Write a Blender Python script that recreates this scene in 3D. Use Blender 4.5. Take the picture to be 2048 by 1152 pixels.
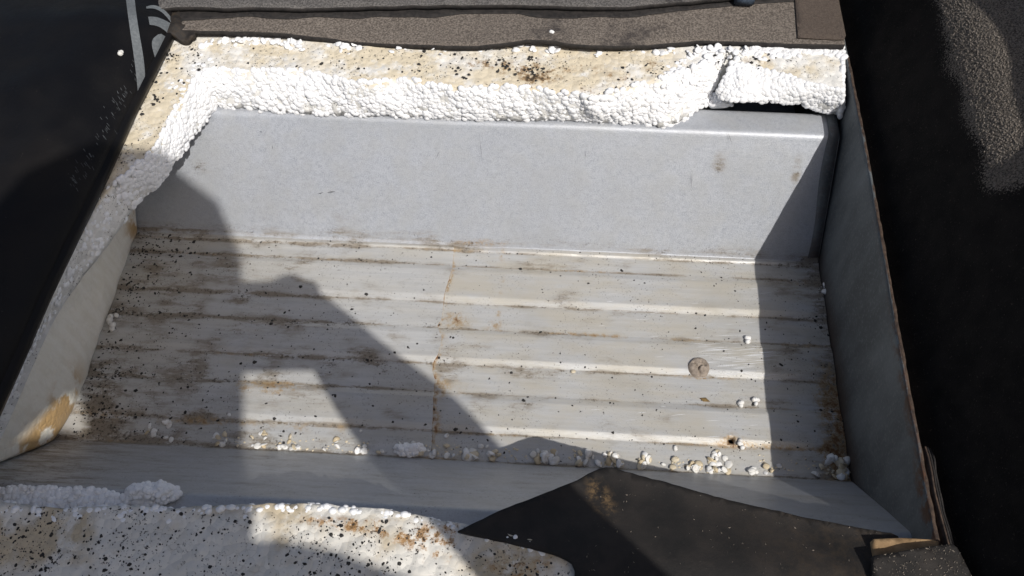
import bpy, bmesh, math, random
import numpy as np
from mathutils import Vector, Matrix, noise
from mathutils.bvhtree import BVHTree
from mathutils.geometry import delaunay_2d_cdt

random.seed(7); RNG = np.random.default_rng(7)
scene = bpy.context.scene
for o in list(bpy.data.objects): bpy.data.objects.remove(o)
COL = scene.collection

# ------------------------------------------------------------------ camera
CAM = np.array([0.0254, -0.2298, 0.62]); PITCH, YAW, ROLL, FPX = 1.0177, 0.0696, 0.0140, 1750.0
def cam_axes():
    cp, sp = math.cos(PITCH), math.sin(PITCH)
    f = np.array([0, cp, -sp]); u = np.array([0, sp, cp]); r = np.array([1., 0, 0])
    c, s = math.cos(YAW), math.sin(YAW); Z = np.array([[c, -s, 0], [s, c, 0], [0, 0, 1]])
    f, u, r = Z @ f, Z @ u, Z @ r
    c, s = math.cos(ROLL), math.sin(ROLL)
    return f, c*u + s*r, c*r - s*u
CF, CU, CR = cam_axes()
cd = bpy.data.cameras.new('camera'); cam = bpy.data.objects.new('camera', cd); COL.objects.link(cam)
cd.sensor_width = 36; cd.lens = FPX/2048*36; cd.clip_start = 0.01; cd.clip_end = 500
M3 = Matrix((tuple(CR), tuple(CU), tuple(-CF))).transposed()
cam.matrix_world = Matrix.Translation(Vector(CAM)) @ M3.to_4x4()
scene.camera = cam
def ray(px, py):
    d = CF + (px-1024)/FPX*CR + (576-py)/FPX*CU
    return d/np.linalg.norm(d)
def P(px, py, z=0.0):                       # where the sight line of a measured point meets the level z
    d = ray(px, py); t = (z-CAM[2])/d[2]; p = CAM + t*d
    return Vector((p[0], p[1], z))

# ------------------------------------------------------------------ light
SUNV = Vector((0.458, -0.583, 1.0)); SX, SY = 0.458, 0.583
elev = math.atan2(1.0, math.hypot(SX, SY)); az = math.atan2(SUNV.x, SUNV.y)
w = bpy.data.worlds.new('World'); scene.world = w; w.use_nodes = True
nt = w.node_tree; sky = nt.nodes.new('ShaderNodeTexSky'); sky.sky_type = 'NISHITA'; sky.sun_disc = False
sky.sun_elevation = elev; sky.sun_rotation = az; sky.air_density = 1.0; sky.dust_density = 4.0; sky.ozone_density = .6
bg = nt.nodes['Background']; bg.inputs[1].default_value = 0.08; nt.links.new(sky.outputs[0], bg.inputs[0])
sd = bpy.data.lights.new('sun', 'SUN'); sd.energy = 3.9; sd.angle = math.radians(0.53); sd.color = (1.0, .965, .91)
sun = bpy.data.objects.new('sun', sd); COL.objects.link(sun)
sun.rotation_euler = (-SUNV).to_track_quat('-Z', 'Y').to_euler()
vs = scene.view_settings; vs.view_transform = 'Standard'; vs.look = 'None'; vs.exposure = 0.0; vs.gamma = 1.0
vs.use_curve_mapping = False

# ------------------------------------------------------------------ measures (metres; trough floor = 0)
Y1, HW, RN = 0.1904, 0.0877, 0.0638         # trough width, crown height, run of a web
XL, XR = -0.3277, 0.2559                    # foam filler face, steel upstand
ZT = 0.120                                  # top of the foam boards
CROWN, CROWNB = 0.0325, 0.0235

# ------------------------------------------------------------------ helpers
def tag(o, label=None, cat=None, group=None, kind=None):
    if label: o['label'] = label
    if cat: o['category'] = cat
    if group: o['group'] = group
    if kind: o['kind'] = kind
    return o
def empty(name, loc):
    o = bpy.data.objects.new(name, None); o.location = loc; o.empty_display_size = .02; COL.objects.link(o); return o
def mesh(name, V, Fc, mat, smooth=True, attrs=None, org=(0, 0, 0)):
    me = bpy.data.meshes.new(name)
    og = Vector(org)
    me.from_pydata([tuple(Vector(v)-og) for v in V], [], [tuple(f) for f in Fc]); me.update()
    if smooth: me.polygons.foreach_set('use_smooth', [True]*len(me.polygons))
    if attrs:
        for k, a in attrs.items():
            at = me.attributes.new(k, 'FLOAT', 'POINT'); at.data.foreach_set('value', np.asarray(a, np.float32))
    if mat: me.materials.append(mat)
    return me
def obj(name, V, Fc, mat, parent=None, smooth=True, attrs=None, org=None):
    if parent is not None: org = parent.location if parent.parent is None else parent.parent.location
    if org is None:
        a = np.array([tuple(v) for v in V]); org = ((a[:, 0].min()+a[:, 0].max())/2, (a[:, 1].min()+a[:, 1].max())/2, a[:, 2].min())
    me = mesh(name, V, Fc, mat, smooth, attrs, org)
    o = bpy.data.objects.new(name, me); COL.objects.link(o)
    if parent is not None: o.parent = parent
    else: o.location = org
    return o
def N(x, y, z=0., s=1.): return noise.noise(Vector((x*s, y*s, z*s)))
def FB(x, y, z, s, o=4): return noise.fractal(Vector((x*s, y*s, z*s)), 0.9, 2.0, o)
def sst(a, b, x):
    t = min(1., max(0., (x-a)/(b-a))) if a != b else float(x > a)
    return t*t*(3-2*t)
def resample(pts, step):
    pts = [Vector(p) for p in pts]; L = [0.]
    for a, b in zip(pts, pts[1:]): L.append(L[-1]+(b-a).length)
    n = max(2, int(L[-1]/step)+1); out = []; j = 0
    for i in range(n):
        s = L[-1]*i/(n-1)
        while j < len(pts)-2 and L[j+1] < s: j += 1
        out.append(pts[j].lerp(pts[j+1], (s-L[j])/max(1e-9, L[j+1]-L[j])))
    return out
def resample_n(pts, n):
    pts = [Vector(p) for p in pts]; L = [0.]
    for a, b in zip(pts, pts[1:]): L.append(L[-1]+(b-a).length)
    out = []; j = 0
    for i in range(n):
        s = L[-1]*i/(n-1)
        while j < len(pts)-2 and L[j+1] < s: j += 1
        out.append(pts[j].lerp(pts[j+1], (s-L[j])/max(1e-9, L[j+1]-L[j])))
    return out
def smooth_poly(pts, it=2, closed=False):
    for _ in range(it):
        q = []
        n = len(pts)
        rng = range(n) if closed else range(n-1)
        if not closed: q.append(pts[0])
        for i in rng:
            a, b = pts[i], pts[(i+1) % n]; q += [a.lerp(b, .25), a.lerp(b, .75)]
        if not closed: q.append(pts[-1])
        pts = q
    return pts
def inpoly(x, y, pl):
    r = False; n = len(pl)
    for i in range(n):
        x1, y1 = pl[i][0], pl[i][1]; x2, y2 = pl[i-1][0], pl[i-1][1]
        if (y1 > y) != (y2 > y) and x < (x2-x1)*(y-y1)/(y2-y1)+x1: r = not r
    return r
def sheet(poly, zf, thick, step):
    """a plate of the given outline: top from zf(x,y), real thickness, closed rim. returns verts, faces, n_top"""
    pl = [(p[0], p[1]) for p in poly]
    out = [Vector((p.x, p.y)) for p in resample([Vector((a[0], a[1], 0)) for a in pl+[pl[0]]], step)][:-1]
    xs = [p.x for p in out]; ys = [p.y for p in out]
    pts = list(out); nb = len(out); ol = [(p.x, p.y) for p in out]
    x = min(xs)
    while x < max(xs):
        y = min(ys)
        while y < max(ys):
            jx = x+random.uniform(-.3, .3)*step; jy = y+random.uniform(-.3, .3)*step
            if inpoly(jx, jy, ol): pts.append(Vector((jx, jy)))
            y += step
        x += step
    v, e, f, *_ = delaunay_2d_cdt(pts, [], [list(range(nb))], 1, 1e-6)
    n = len(v)
    top = [(p.x, p.y, zf(p.x, p.y)) for p in v]
    V = top+[(a, b, c-thick) for a, b, c in top]
    Fc = []
    for t in f:
        a, b, c = t[:3]
        ar = (v[b]-v[a]).cross(v[c]-v[a]) if True else 0
        t = list(t) if ar > 0 else list(t)[::-1]
        Fc.append(t); Fc.append([n+i for i in t[::-1]])
    cnt = {}
    for t in Fc[::2]:
        for i in range(len(t)): cnt[(t[i], t[(i+1) % len(t)])] = 1
    for (a, b) in list(cnt):
        if (b, a) not in cnt: Fc.append([b, a, n+a, n+b])
    return V, Fc, n

# ------------------------------------------------------------------ material helpers
class MT:
    def __init__(s, name):
        s.m = bpy.data.materials.new(name); s.m.use_nodes = True; s.t = s.m.node_tree; s.b = s.t.nodes['Principled BSDF']
        s.pos = s.t.nodes.new('ShaderNodeNewGeometry').outputs['Position']
    def n(s, typ, **k):
        d = s.t.nodes.new(typ)
        for a, b in k.items(): setattr(d, a, b)
        return d
    def link(s, a, b): s.t.links.new(a, b)
    def scaled(s, v):
        m = s.n('ShaderNodeVectorMath', operation='MULTIPLY'); s.link(s.pos, m.inputs[0]); m.inputs[1].default_value = v; return m.outputs[0]
    def noise(s, scale=1., vec=None, detail=4., rough=.6, sc=None):
        d = s.n('ShaderNodeTexNoise'); d.inputs['Scale'].default_value = scale; d.inputs['Detail'].default_value = detail
        d.inputs['Roughness'].default_value = rough
        s.link(s.scaled(sc) if sc else (vec or s.pos), d.inputs['Vector']); return d.outputs['Fac']
    def voro(s, scale, feature='F1', out='Distance', vec=None, rand=1.):
        d = s.n('ShaderNodeTexVoronoi', feature=feature); d.inputs['Scale'].default_value = scale; d.inputs['Randomness'].default_value = rand
        s.link(vec or s.pos, d.inputs['Vector']); return d.outputs[out]
    def ramp(s, fac, a, b, lo=0., hi=1.):
        d = s.n('ShaderNodeMapRange'); d.clamp = True; d.interpolation_type = 'SMOOTHSTEP'
        s.link(fac, d.inputs[0]); d.inputs[1].default_value = a; d.inputs[2].default_value = b; d.inputs[3].default_value = lo; d.inputs[4].default_value = hi
        return d.outputs[0]
    def math(s, op, a, b=0.):
        d = s.n('ShaderNodeMath', operation=op)
        for i, v in enumerate((a, b)):
            if isinstance(v, (int, float)): d.inputs[i].default_value = v
            else: s.link(v, d.inputs[i])
        return d.outputs[0]
    def mix(s, fac, a, b):
        d = s.n('ShaderNodeMix', data_type='RGBA')
        if isinstance(fac, (int, float)): d.inputs[0].default_value = fac
        else: s.link(fac, d.inputs[0])
        for i, v in ((6, a), (7, b)):
            if isinstance(v, tuple): d.inputs[i].default_value = (*v, 1.)
            else: s.link(v, d.inputs[i])
        return d.outputs[2]
    def attr(s, name):
        d = s.n('ShaderNodeAttribute'); d.attribute_name = name; return d.outputs['Fac']
    def sep(s):
        d = s.n('ShaderNodeSeparateXYZ'); s.link(s.pos, d.inputs[0]); return d.outputs
    def bump(s, h, dist, strength=1., prev=None):
        d = s.n('ShaderNodeBump'); d.inputs['Distance'].default_value = dist; d.inputs['Strength'].default_value = strength
        s.link(h, d.inputs['Height'])
        if prev is not None: s.link(prev, d.inputs['Normal'])
        return d.outputs[0]
    def done(s, col, rough=.6, metal=0., nrm=None, spec=.5):
        b = s.b
        for k, v in (('Base Color', col), ('Roughness', rough), ('Metallic', metal)):
            if isinstance(v, tuple): b.inputs[k].default_value = (*v, 1.)
            elif isinstance(v, (int, float)): b.inputs[k].default_value = v
            else: s.link(v, b.inputs[k])
        b.inputs['Specular IOR Level'].default_value = spec
        if nrm is not None: s.link(nrm, b.inputs['Normal'])
        return s.m

def mat_deck():
    m = MT('galvanised_deck')
    tr = m.attr('trough'); dirt = m.attr('dirt'); rust = m.attr('rust'); warm = m.attr('warm')
    fine = m.noise(1500, detail=2); med = m.noise(55, detail=5); streak = m.noise(1, sc=(10, 300, 200), detail=6, rough=.65)
    big = m.noise(11, detail=5); cloud = m.noise(1, sc=(16, 45, 45), detail=6, rough=.65)
    web = m.mix(m.ramp(fine, .3, .72), (.27, .29, .33), (.46, .48, .52)); web = m.mix(m.ramp(m.noise(260, detail=4, rough=.7), .3, .7, 0, .55), web, (.49, .51, .545))
    web = m.mix(m.ramp(med, .35, .7, 0, .35), web, (.40, .40, .385)); web = m.mix(m.ramp(m.noise(7, detail=5), .35, .68, 0, .45), web, (.33, .345, .37))
    flat = m.mix(m.ramp(streak, .3, .72), (.425, .43, .435), (.505, .507, .50))
    flat = m.mix(m.math('MULTIPLY', warm, m.ramp(cloud, .34, .66)), flat, (.455, .415, .335))
    flat = m.mix(m.ramp(big, .48, .72, 0, .5), flat, (.36, .35, .325))
    col = m.mix(tr, web, flat)
    # water-borne dirt, rust bloom and fine black specks
    d2 = m.math('MULTIPLY', dirt, m.ramp(m.noise(1, sc=(34, 130, 130), detail=6, rough=.75), .30, .66))
    col = m.mix(m.ramp(d2, .04, .75, 0, .85), col, (.205, .17, .125))
    d1 = m.math('MULTIPLY', dirt, m.ramp(m.noise(330, detail=4, rough=.8), .46, .68))
    col = m.mix(m.ramp(d1, .18, .8, 0, .85), col, (.085, .07, .055))
    sp = m.math('MULTIPLY', m.ramp(m.noise(560, detail=3, rough=.8), .59, .67), m.ramp(m.noise(30, detail=4), .40, .58))
    col = m.mix(m.math('MULTIPLY', sp, m.ramp(m.math('ADD', tr, m.math('MULTIPLY', dirt, 2.)), .2, 1., 0, .85)), col, (.09, .08, .07))
    r1 = m.math('MULTIPLY', rust, m.ramp(m.noise(170, detail=6, rough=.75), .32, .68))
    col = m.mix(m.ramp(r1, .05, .5, 0, .7), col, (.36, .245, .115))
    col = m.mix(m.ramp(r1, .35, .85, 0, .92), col, (.15, .066, .024))
    sc = m.noise(1, sc=(18, 1100, 500), detail=4, rough=.8)
    rg = m.math('ADD', m.ramp(fine, .3, .7, .36, .54), m.math('MULTIPLY', m.ramp(d2, .1, .6), .25))
    bm = m.bump(fine, .00025, .6); bm = m.bump(sc, .00022, .30, bm); bm = m.bump(med, .0006, .3, bm)
    return m.done(col, rg, .26, bm)

def mat_plate():
    m = MT('weathered_zinc_plate')
    x = m.sep()
    st = m.noise(1, sc=(60, 24, 9), detail=6); fine = m.noise(420, detail=4)
    col = m.mix(m.ramp(st, .33, .7), (.064, .072, .077), (.135, .15, .157))
    col = m.mix(m.ramp(fine, .5, .72, 0, .4), col, (.22, .235, .24))
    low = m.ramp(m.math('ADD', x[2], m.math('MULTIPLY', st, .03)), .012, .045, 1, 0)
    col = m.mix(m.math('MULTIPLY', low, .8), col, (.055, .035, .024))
    rr = m.math('MULTIPLY', m.attr('rust'), m.ramp(m.noise(90, detail=6, rough=.7), .35, .6))
    col = m.mix(m.ramp(rr, .1, .6), col, (.09, .042, .022))
    return m.done(col, .62, .2, m.bump(fine, .0003, .5))

def mat_eps():
    m = MT('foam_bead_white')
    n1 = m.noise(90, detail=3); n2 = m.noise(900, detail=3)
    col = m.mix(m.ramp(n1, .4, .75), (.80, .805, .82), (.73, .73, .73))
    return m.done(col, .55, 0, m.bump(n2, .0003, .35), .35)

def mat_flake(name, a, b):
    m = MT(name)
    oi = m.n('ShaderNodeObjectInfo').outputs['Random']
    col = m.mix(m.ramp(oi, .0, 1.), a, b)
    col = m.mix(m.ramp(m.noise(420, detail=4), .56, .7, 0, .55), col, (.40, .31, .2))
    return m.done(col, .6, 0, m.bump(m.noise(1200), .0003, .4), .3)

def mat_eps_cut(name, base, tan, brown, speck, rel=.4):
    m = MT(name)
    ed = m.voro(185, 'DISTANCE_TO_EDGE'); cell = m.voro(185, 'F1', 'Color')
    sp = m.n('ShaderNodeSeparateColor'); m.link(cell, sp.inputs[0])
    stain = m.attr('stain'); br = m.attr('brown')
    col = m.mix(m.ramp(sp.outputs[0], 0, 1, 0, 1.), base, tuple(c*.86 for c in base))
    s1 = m.math('MULTIPLY', stain, m.ramp(m.noise(60, detail=6, rough=.7), .22, .62))
    col = m.mix(m.ramp(s1, .1, .8, 0, .95), col, tan)
    b1 = m.math('MULTIPLY', br, m.ramp(m.noise(130, detail=6, rough=.75), .4, .68))
    col = m.mix(m.ramp(b1, .1, .6, 0, .9), col, brown)
    col = m.mix(m.ramp(b1, .5, .9, 0, .9), col, (.04, .03, .02))
    gap = m.math('MULTIPLY', m.ramp(ed, .0, .055, 1, 0), m.ramp(m.noise(48, detail=4), .50, .64))
    col = m.mix(m.math('MULTIPLY', gap, .30), col, (.25, .21, .16))
    dot = m.math('MULTIPLY', m.ramp(m.noise(520, detail=2, rough=.7), .60, .67), m.ramp(m.noise(42, detail=3), .40, .58))
    col = m.mix(m.math('MULTIPLY', dot, speck), col, (.035, .03, .028))
    bm = m.bump(m.math('MULTIPLY', m.voro(185, 'F1'), -1.), .0030, rel); bm = m.bump(m.noise(700, detail=3), .0004, .5, bm)
    return m.done(col, .7, 0, bm, .3)

def mat_filler():
    m = MT('hot_wire_cut_foam')
    x = m.sep()
    st = m.noise(1, sc=(40, 150, 40), detail=5); ed = m.voro(200, 'DISTANCE_TO_EDGE')
    col = m.mix(m.ramp(st, .3, .7), (.75, .715, .62), (.83, .805, .725))
    s1 = m.math('MULTIPLY', m.attr('stain'), m.ramp(m.noise(42, detail=4), .34, .56))
    col = m.mix(m.ramp(s1, .15, .7, 0, .9), col, (.46, .28, .10))
    bm = m.bump(m.ramp(ed, 0, .3), .0006, .35); bm = m.bump(st, .0012, .3, bm)
    m.b.inputs['Subsurface Weight'].default_value = .15; m.b.inputs['Subsurface Radius'].default_value = (.006, .005, .004)
    return m.done(col, .5, 0, bm, .45)

def mat_felt(name, a, b, patch, dens=.5, sc=850):
    m = MT(name)
    g = m.noise(sc, detail=3, rough=.75); p = m.noise(15, detail=5, rough=.65); q = m.noise(110, detail=5)
    col = m.mix(m.ramp(g, .35, .68), a, b)
    col = m.mix(m.math('MULTIPLY', m.ramp(p, dens, dens+.13), m.ramp(q, .36, .6, .2, 1)), col, patch)
    bm = m.bump(g, .0011, .9); bm = m.bump(q, .0015, .5, bm)
    return m.done(col, .85, 0, bm, .25)

def mat_film():
    m = MT('black_torch_on_film')
    q = m.noise(32, detail=6); g = m.noise(620, detail=3, rough=.8); big = m.noise(8, detail=3)
    col = m.mix(m.ramp(big, .4, .7), (.005, .005, .0058), (.010, .009, .0088))
    col = m.mix(m.ramp(g, .70, .76, 0, .5), col, (.20, .18, .16))
    bm = m.bump(q, .0022, .45); bm = m.bump(g, .0004, .35, bm)
    return m.done(col, m.ramp(q, .3, .7, .36, .55), 0, bm, .15)

def mat_bitumen():
    m = MT('bitumen_underside')
    q = m.noise(40, detail=5); g = m.noise(500, detail=3, rough=.8); st = m.attr('stain')
    col = m.mix(m.ramp(q, .35, .7), (.013, .012, .0115), (.026, .022, .0195))
    col = m.mix(m.math('MULTIPLY', m.ramp(st, .1, 1.), m.ramp(m.noise(150, detail=5, rough=.75), .42, .66)), col, (.17, .11, .055))
    col = m.mix(m.ramp(g, .68, .75, 0, .4), col, (.25, .22, .19))
    return m.done(col, .72, 0, m.bump(q, .0012, .5, m.bump(g, .0005, .5)), .3)

def mat_plain(name, a, b, rough=.7, sc=120, metal=0., bd=.0005):
    m = MT(name); n = m.noise(sc, detail=5, rough=.7)
    return m.done(m.mix(m.ramp(n, .32, .7), a, b), rough, metal, m.bump(n, bd, .6), .35)

DECK = mat_deck(); PLATE = mat_plate(); EPS = mat_eps(); FLAKE = mat_flake('white_foam_flake', (.74, .74, .735), (.64, .63, .60)); FLAKET = mat_flake('tan_foam_flake', (.60, .53, .40), (.50, .41, .27)); FILLER = mat_filler()
CUTB = mat_eps_cut('stained_foam_top', (.74, .73, .70), (.60, .525, .39), (.27, .17, .08), .9, .36)
CUTF = mat_eps_cut('gritty_foam_top', (.69, .665, .61), (.47, .39, .27), (.34, .175, .05), 1., .42)
FELT = mat_felt('mineral_felt', (.075, .063, .054), (.22, .19, .163), (.04, .035, .034), .54, 650)
FELT2 = mat_felt('mineral_felt_grey', (.06, .056, .054), (.17, .16, .152), (.03, .028, .028), .54, 650)
FELT3 = mat_felt('mineral_felt_dark', (.075, .058, .048), (.115, .092, .076), (.05, .04, .034), .55)
def mat_slate_shaded():
    m = MT('slate_with_painted_shade')
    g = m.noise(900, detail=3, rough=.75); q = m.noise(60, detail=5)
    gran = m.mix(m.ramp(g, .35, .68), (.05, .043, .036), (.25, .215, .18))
    shade_col = m.mix(m.ramp(q, .3, .7), (.009, .008, .0075), (.017, .0145, .013))  # near-black colour painting the shade on the fold's unlit side
    shade_col = m.mix(m.ramp(m.noise(640, detail=2, rough=.8), .64, .70, 0, .7), shade_col, (.075, .062, .05))
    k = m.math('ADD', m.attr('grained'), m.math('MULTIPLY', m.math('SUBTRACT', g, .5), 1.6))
    col = m.mix(m.ramp(k, .42, .58), shade_col, gran)
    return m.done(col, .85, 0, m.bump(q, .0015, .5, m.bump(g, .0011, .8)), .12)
FELTR = mat_slate_shaded()
FILM = mat_film(); BIT = mat_bitumen()
EDGE = mat_plain('felt_edge', (.012, .011, .011), (.03, .026, .024), .8, 260)
GRIT = mat_plain('black_grit', (.012, .012, .013), (.04, .037, .034), .75, 600)
GRAN = mat_plain('slate_grain', (.10, .085, .07), (.26, .225, .19), .8, 700)
PRINT = mat_plain('grey_print', (.11, .122, .13), (.165, .178, .186), .5, 500, 0, .0002)
ROOF = mat_felt('roof_felt', (.06, .052, .046), (.13, .115, .10), (.04, .036, .033), .55)
DARK = mat_plain('dark_void', (.02, .02, .02), (.04, .038, .036), .9)
WOOD = mat_plain('raw_timber', (.22, .14, .07), (.36, .24, .13), .8, 90)
MASTIC = mat_plain('old_mastic', (.20, .165, .135), (.33, .28, .235), .85, 300, 0, .0009)
CRACK = mat_plain('mastic_crack', (.03, .024, .02), (.06, .05, .04), .9)
HUSK = mat_plain('dry_husk', (.10, .06, .02), (.24, .16, .06), .7, 300)
RUSTM = mat_plain('rusted_edge', (.03, .021, .017), (.09, .06, .043), .85, 260)

# ------------------------------------------------------------------ ground: the roof round the opening, and the dark space below the deck
def ring_sheet(name, x0, x1, y0, y1, z, big, mat):
    xs = [-big, x0, x1, big]; ys = [-big, y0, y1, big]
    V = [(x, y, z) for y in ys for x in xs]
    Fc = [(j*4+i, j*4+i+1, j*4+i+5, j*4+i+4) for j in range(3) for i in range(3) if not (i == 1 and j == 1)]
    return obj(name, V, Fc, mat, smooth=False, org=(0, 0, z))
tag(ring_sheet('roof_surface', -.46, .42, -.34, .50, .112, 80., ROOF), kind='structure')
tag(obj('roof_void_floor', [(-80, -80, -.25), (80, -80, -.25), (80, 80, -.25), (-80, 80, -.25)], [(0, 1, 2, 3)], DARK, smooth=False, org=(0, 0, -.25)), kind='structure')

# ------------------------------------------------------------------ steel deck: profile of trough, stiffening ribs, webs and crowns
RH = .0019
prof = [(-.33, 0), (-.0637-CROWN-.0635, 0), (-.0637-CROWN, HW), (-.0637, HW), (0, 0),
        (.0218, 0), (.0272, RH), (.0490, RH), (.0540, 0), (.0785, 0), (.0842, RH), (.1052, RH), (.1104, 0), (.1347, 0), (.1408, RH), (.1656, RH), (.1712, 0),
        (.1862, .0), (.1885, .0013), (Y1+.001, .0008), (Y1+RN, HW), (Y1+RN+CROWNB, HW), (Y1+2*RN+CROWNB, 0), (.52, 0)]
def fillet(pts, rads):
    out = [Vector(pts[0])]
    for i in range(1, len(pts)-1):
        a, b, c = Vector(pts[i-1]), Vector(pts[i]), Vector(pts[i+1])
        r = min(rads(i), .45*(a-b).length, .45*(c-b).length)
        p, q = b+(a-b).normalized()*r, b+(c-b).normalized()*r
        for k in range(6):
            t = k/5; out.append((1-t)**2*p+2*t*(1-t)*b+t*t*q)
    out.append(Vector(pts[-1])); return out
fp = fillet([Vector(p) for p in prof], lambda i: .0034 if prof[i][1] > .05 else .0009)
PR = []
for a, b in zip(fp, fp[1:]):
    n = max(1, int((b-a).length/(.0015 if -.002 < a[0] < Y1+.006 else .004)))
    for k in range(n): PR.append(a.lerp(b, k/n))
PR.append(fp[-1])
PY = np.array([p[0] for p in PR]); PZ = np.array([p[1] for p in PR])
def zdeck(y): return float(np.interp(y, PY, PZ))
SEAM = [(.0, -.0530), (.0147, -.0532), (.047, -.0555), (.064, -.0563), (.072, -.0590), (.079, -.0592), (.085, -.0560), (.100, -.0542), (.1085, -.0578), (.1125, -.0592), (.120, -.0565), (.142, -.0563), (.167, -.0524), (.1876, -.053), (.26, -.053)]
def seam(y): return float(np.interp(y, [s[0] for s in SEAM], [s[1] for s in SEAM]))
HX, HY, HRAD, HB = .1707, .0262, .0026, .0042
RIBLO = [.0, .0216, .0542, .0783, .1106, .1345, .1714, .1862]
def masks(x, y, z):
    tro = 1.0 if -.001 <= y <= Y1+.0005 else .3 if y < 0 else 0.
    inside = -.002 <= y <= Y1+.004
    d = r = 0.
    n1 = FB(x, y, 3.1, 30); n2 = FB(x*.5, y, 7.7, 60)
    if inside:
        for k, yl in enumerate(RIBLO):
            wd = .0024 if k not in (0,) else .004
            g = math.exp(-((y-yl)/wd)**2)
            lf = sst(.0, -.30, x)*.8+sst(.12, .25, x)*.25
            d += g*(.22+.9*lf)*(.55+1.1*N(x, k*3.3, 0, 26))
            d += 1.1*math.exp(-((y-yl)/.0009)**2)*max(0., .42+.9*N(x, k*5.1, 2, 15)+.35*N(x, k, 7, 80)+.5*lf)
            r += .55*math.exp(-((y-yl)/.0016)**2)*max(0., .15+1.1*N(x, k*2.7, 9, 12))
        d += sst(-.06, -.30, x)*(.30+.5*n1)                       # grime at the foam end
        d += sst(.2, .256, x)*(.25+.4*n1)                               # and at the upstand
        d += .8*math.exp(-(((x+.295)/.045)**2+((y-.0)/.05)**2))*(.6+n1)
        d += .45*math.exp(-(((x+.13)/.05)**2+((y-.078)/.022)**2))*(.6+n2)
        d += .30*math.exp(-(((x-.0)/.06)**2+((y-.062)/.02)**2))*(.5+n2*1.5)
        d += max(0, n2-.05)*.6+.10
        s = x-seam(y)
        if 0 < y < .19: r += (math.exp(-(max(0, s)/.0016)**2)*.8+.55*math.exp(-(max(0, s)/.008)**2)*max(0, .4+1.6*N(x, y, 6, 45)))*(1 if s > -.0003 else 0)*(.9+.5*n1)*(.65+.85*sst(.19, .1, y))
        r += .95*math.exp(-((x+.043)/.011)**2-((y-.117)/.008)**2)*(.8+n1)
        r += .5*math.exp(-((x+.010+.004*N(y, 0, 5, 40))/.0028)**2)*sst(.1, .125, y)*(.55+1.2*N(x, y, 2, 90))
        r += .55*math.exp(-((x+.013)/.006)**2-((y-.116)/.006)**2)
        r += .7*math.exp(-((x-HX)/.010)**2-((y-HY)/.006)**2)+.5*math.exp(-((y-.0235)/.002)**2)*sst(.13, .18, x)
        for (a, b, ra, rb, g) in ((-.195, .048, .03, .006, .8), (-.165, .052, .02, .004, .5), (-.27, .020, .04, .005, .75), (-.21, .020, .03, .003, .7), (-.15, .018, .03, .006, .5), (-.12, .02, .01, .008, .6),
                                  (-.045, .06, .03, .02, .25), (.02, .112, .06, .002, .4), (.11, .11, .05, .0025, .5), (.15, .077, .06, .002, .4), (.21, .135, .03, .003, .4), (.236, .17, .02, .004, .5)):
            r += g*math.exp(-((x-a)/ra)**2-((y-b)/rb)**2)*(.65+.9*n1)
        r += sst(.228, .25, x)*sst(.19, .05, y)*(.8+.7*n1); d += sst(.236, .253, x)*(.9+.5*n1)
    if y > Y1-.004 and z < .05:                                          # tide marks at the foot of the far web
        d += math.exp(-((z-.006-.003*N(x, 0, 0, 14))/.004)**2)*(.30+.8*abs(N(x, 0, 9, 22)))+.25*math.exp(-((z-.016)/.008)**2)*max(0, N(x, 1, 4, 18))*1.5
        r += .5*math.exp(-((z-.004)/.003)**2)*math.exp(-((x+.03)/.025)**2)
    if y > Y1:
        for (a, b, ra, rb, g) in ((.163, .066, .006, .008, .8), (.226, .062, .004, .012, .75), (-.268, .05, .006, .004, .95)):
            d += g*math.exp(-((x-a)/ra)**2-((z-b)/rb)**2)
        d += .22*max(0, n1)
    if y < 0: d += .24+.35*max(0, FB(x*.4, z*2, 1.7, 40))+.35*sst(-.22, -.32, x); 
    return tro, max(0., min(1.2, d)), max(0., min(1.1, r))
def deck_sheet(xs_fn, nx, lift, hole=False):
    V = []; A = {'trough': [], 'dirt': [], 'rust': [], 'warm': []}
    cols = []
    for j in range(len(PY)):
        y, z = PY[j], PZ[j]
        xs = xs_fn(y)
        lf = lift*(1. if -.002 < y < Y1+.002 else .1)
        row = []
        for x in xs:
            dz = .00045*N(x, y, 0, 16) if 0 < y < Y1 else .0007*N(x, y+z, 3, 9)
            dent = -.0010*math.exp(-((x+.022)/.007)**2-((y-.188)/.004)**2)-.0007*math.exp(-((x-.055)/.006)**2-((y-.188)/.004)**2)
            t, d, r = masks(x, y, z); row.append(len(V))
            V.append((x, y, z+lf+dz+dent)); A['trough'].append(t); A['dirt'].append(d); A['rust'].append(r); A['warm'].append(.68 if lift == 0 else .28+.5*max(0, FB(x, y, 5, 12)))
        cols.append(row)
    Fc = []
    for j in range(len(cols)-1):
        for i in range(nx-1):
            if hole:
                xm = (V[cols[j][i]][0]+V[cols[j][i+1]][0])/2; ym = (PY[j]+PY[j+1])/2
                if abs(xm-HX) < HB and abs(ym-HY) < HB: continue
            Fc.append((cols[j][i], cols[j][i+1], cols[j+1][i+1], cols[j+1][i]))
    return V, Fc, A, cols
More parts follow.
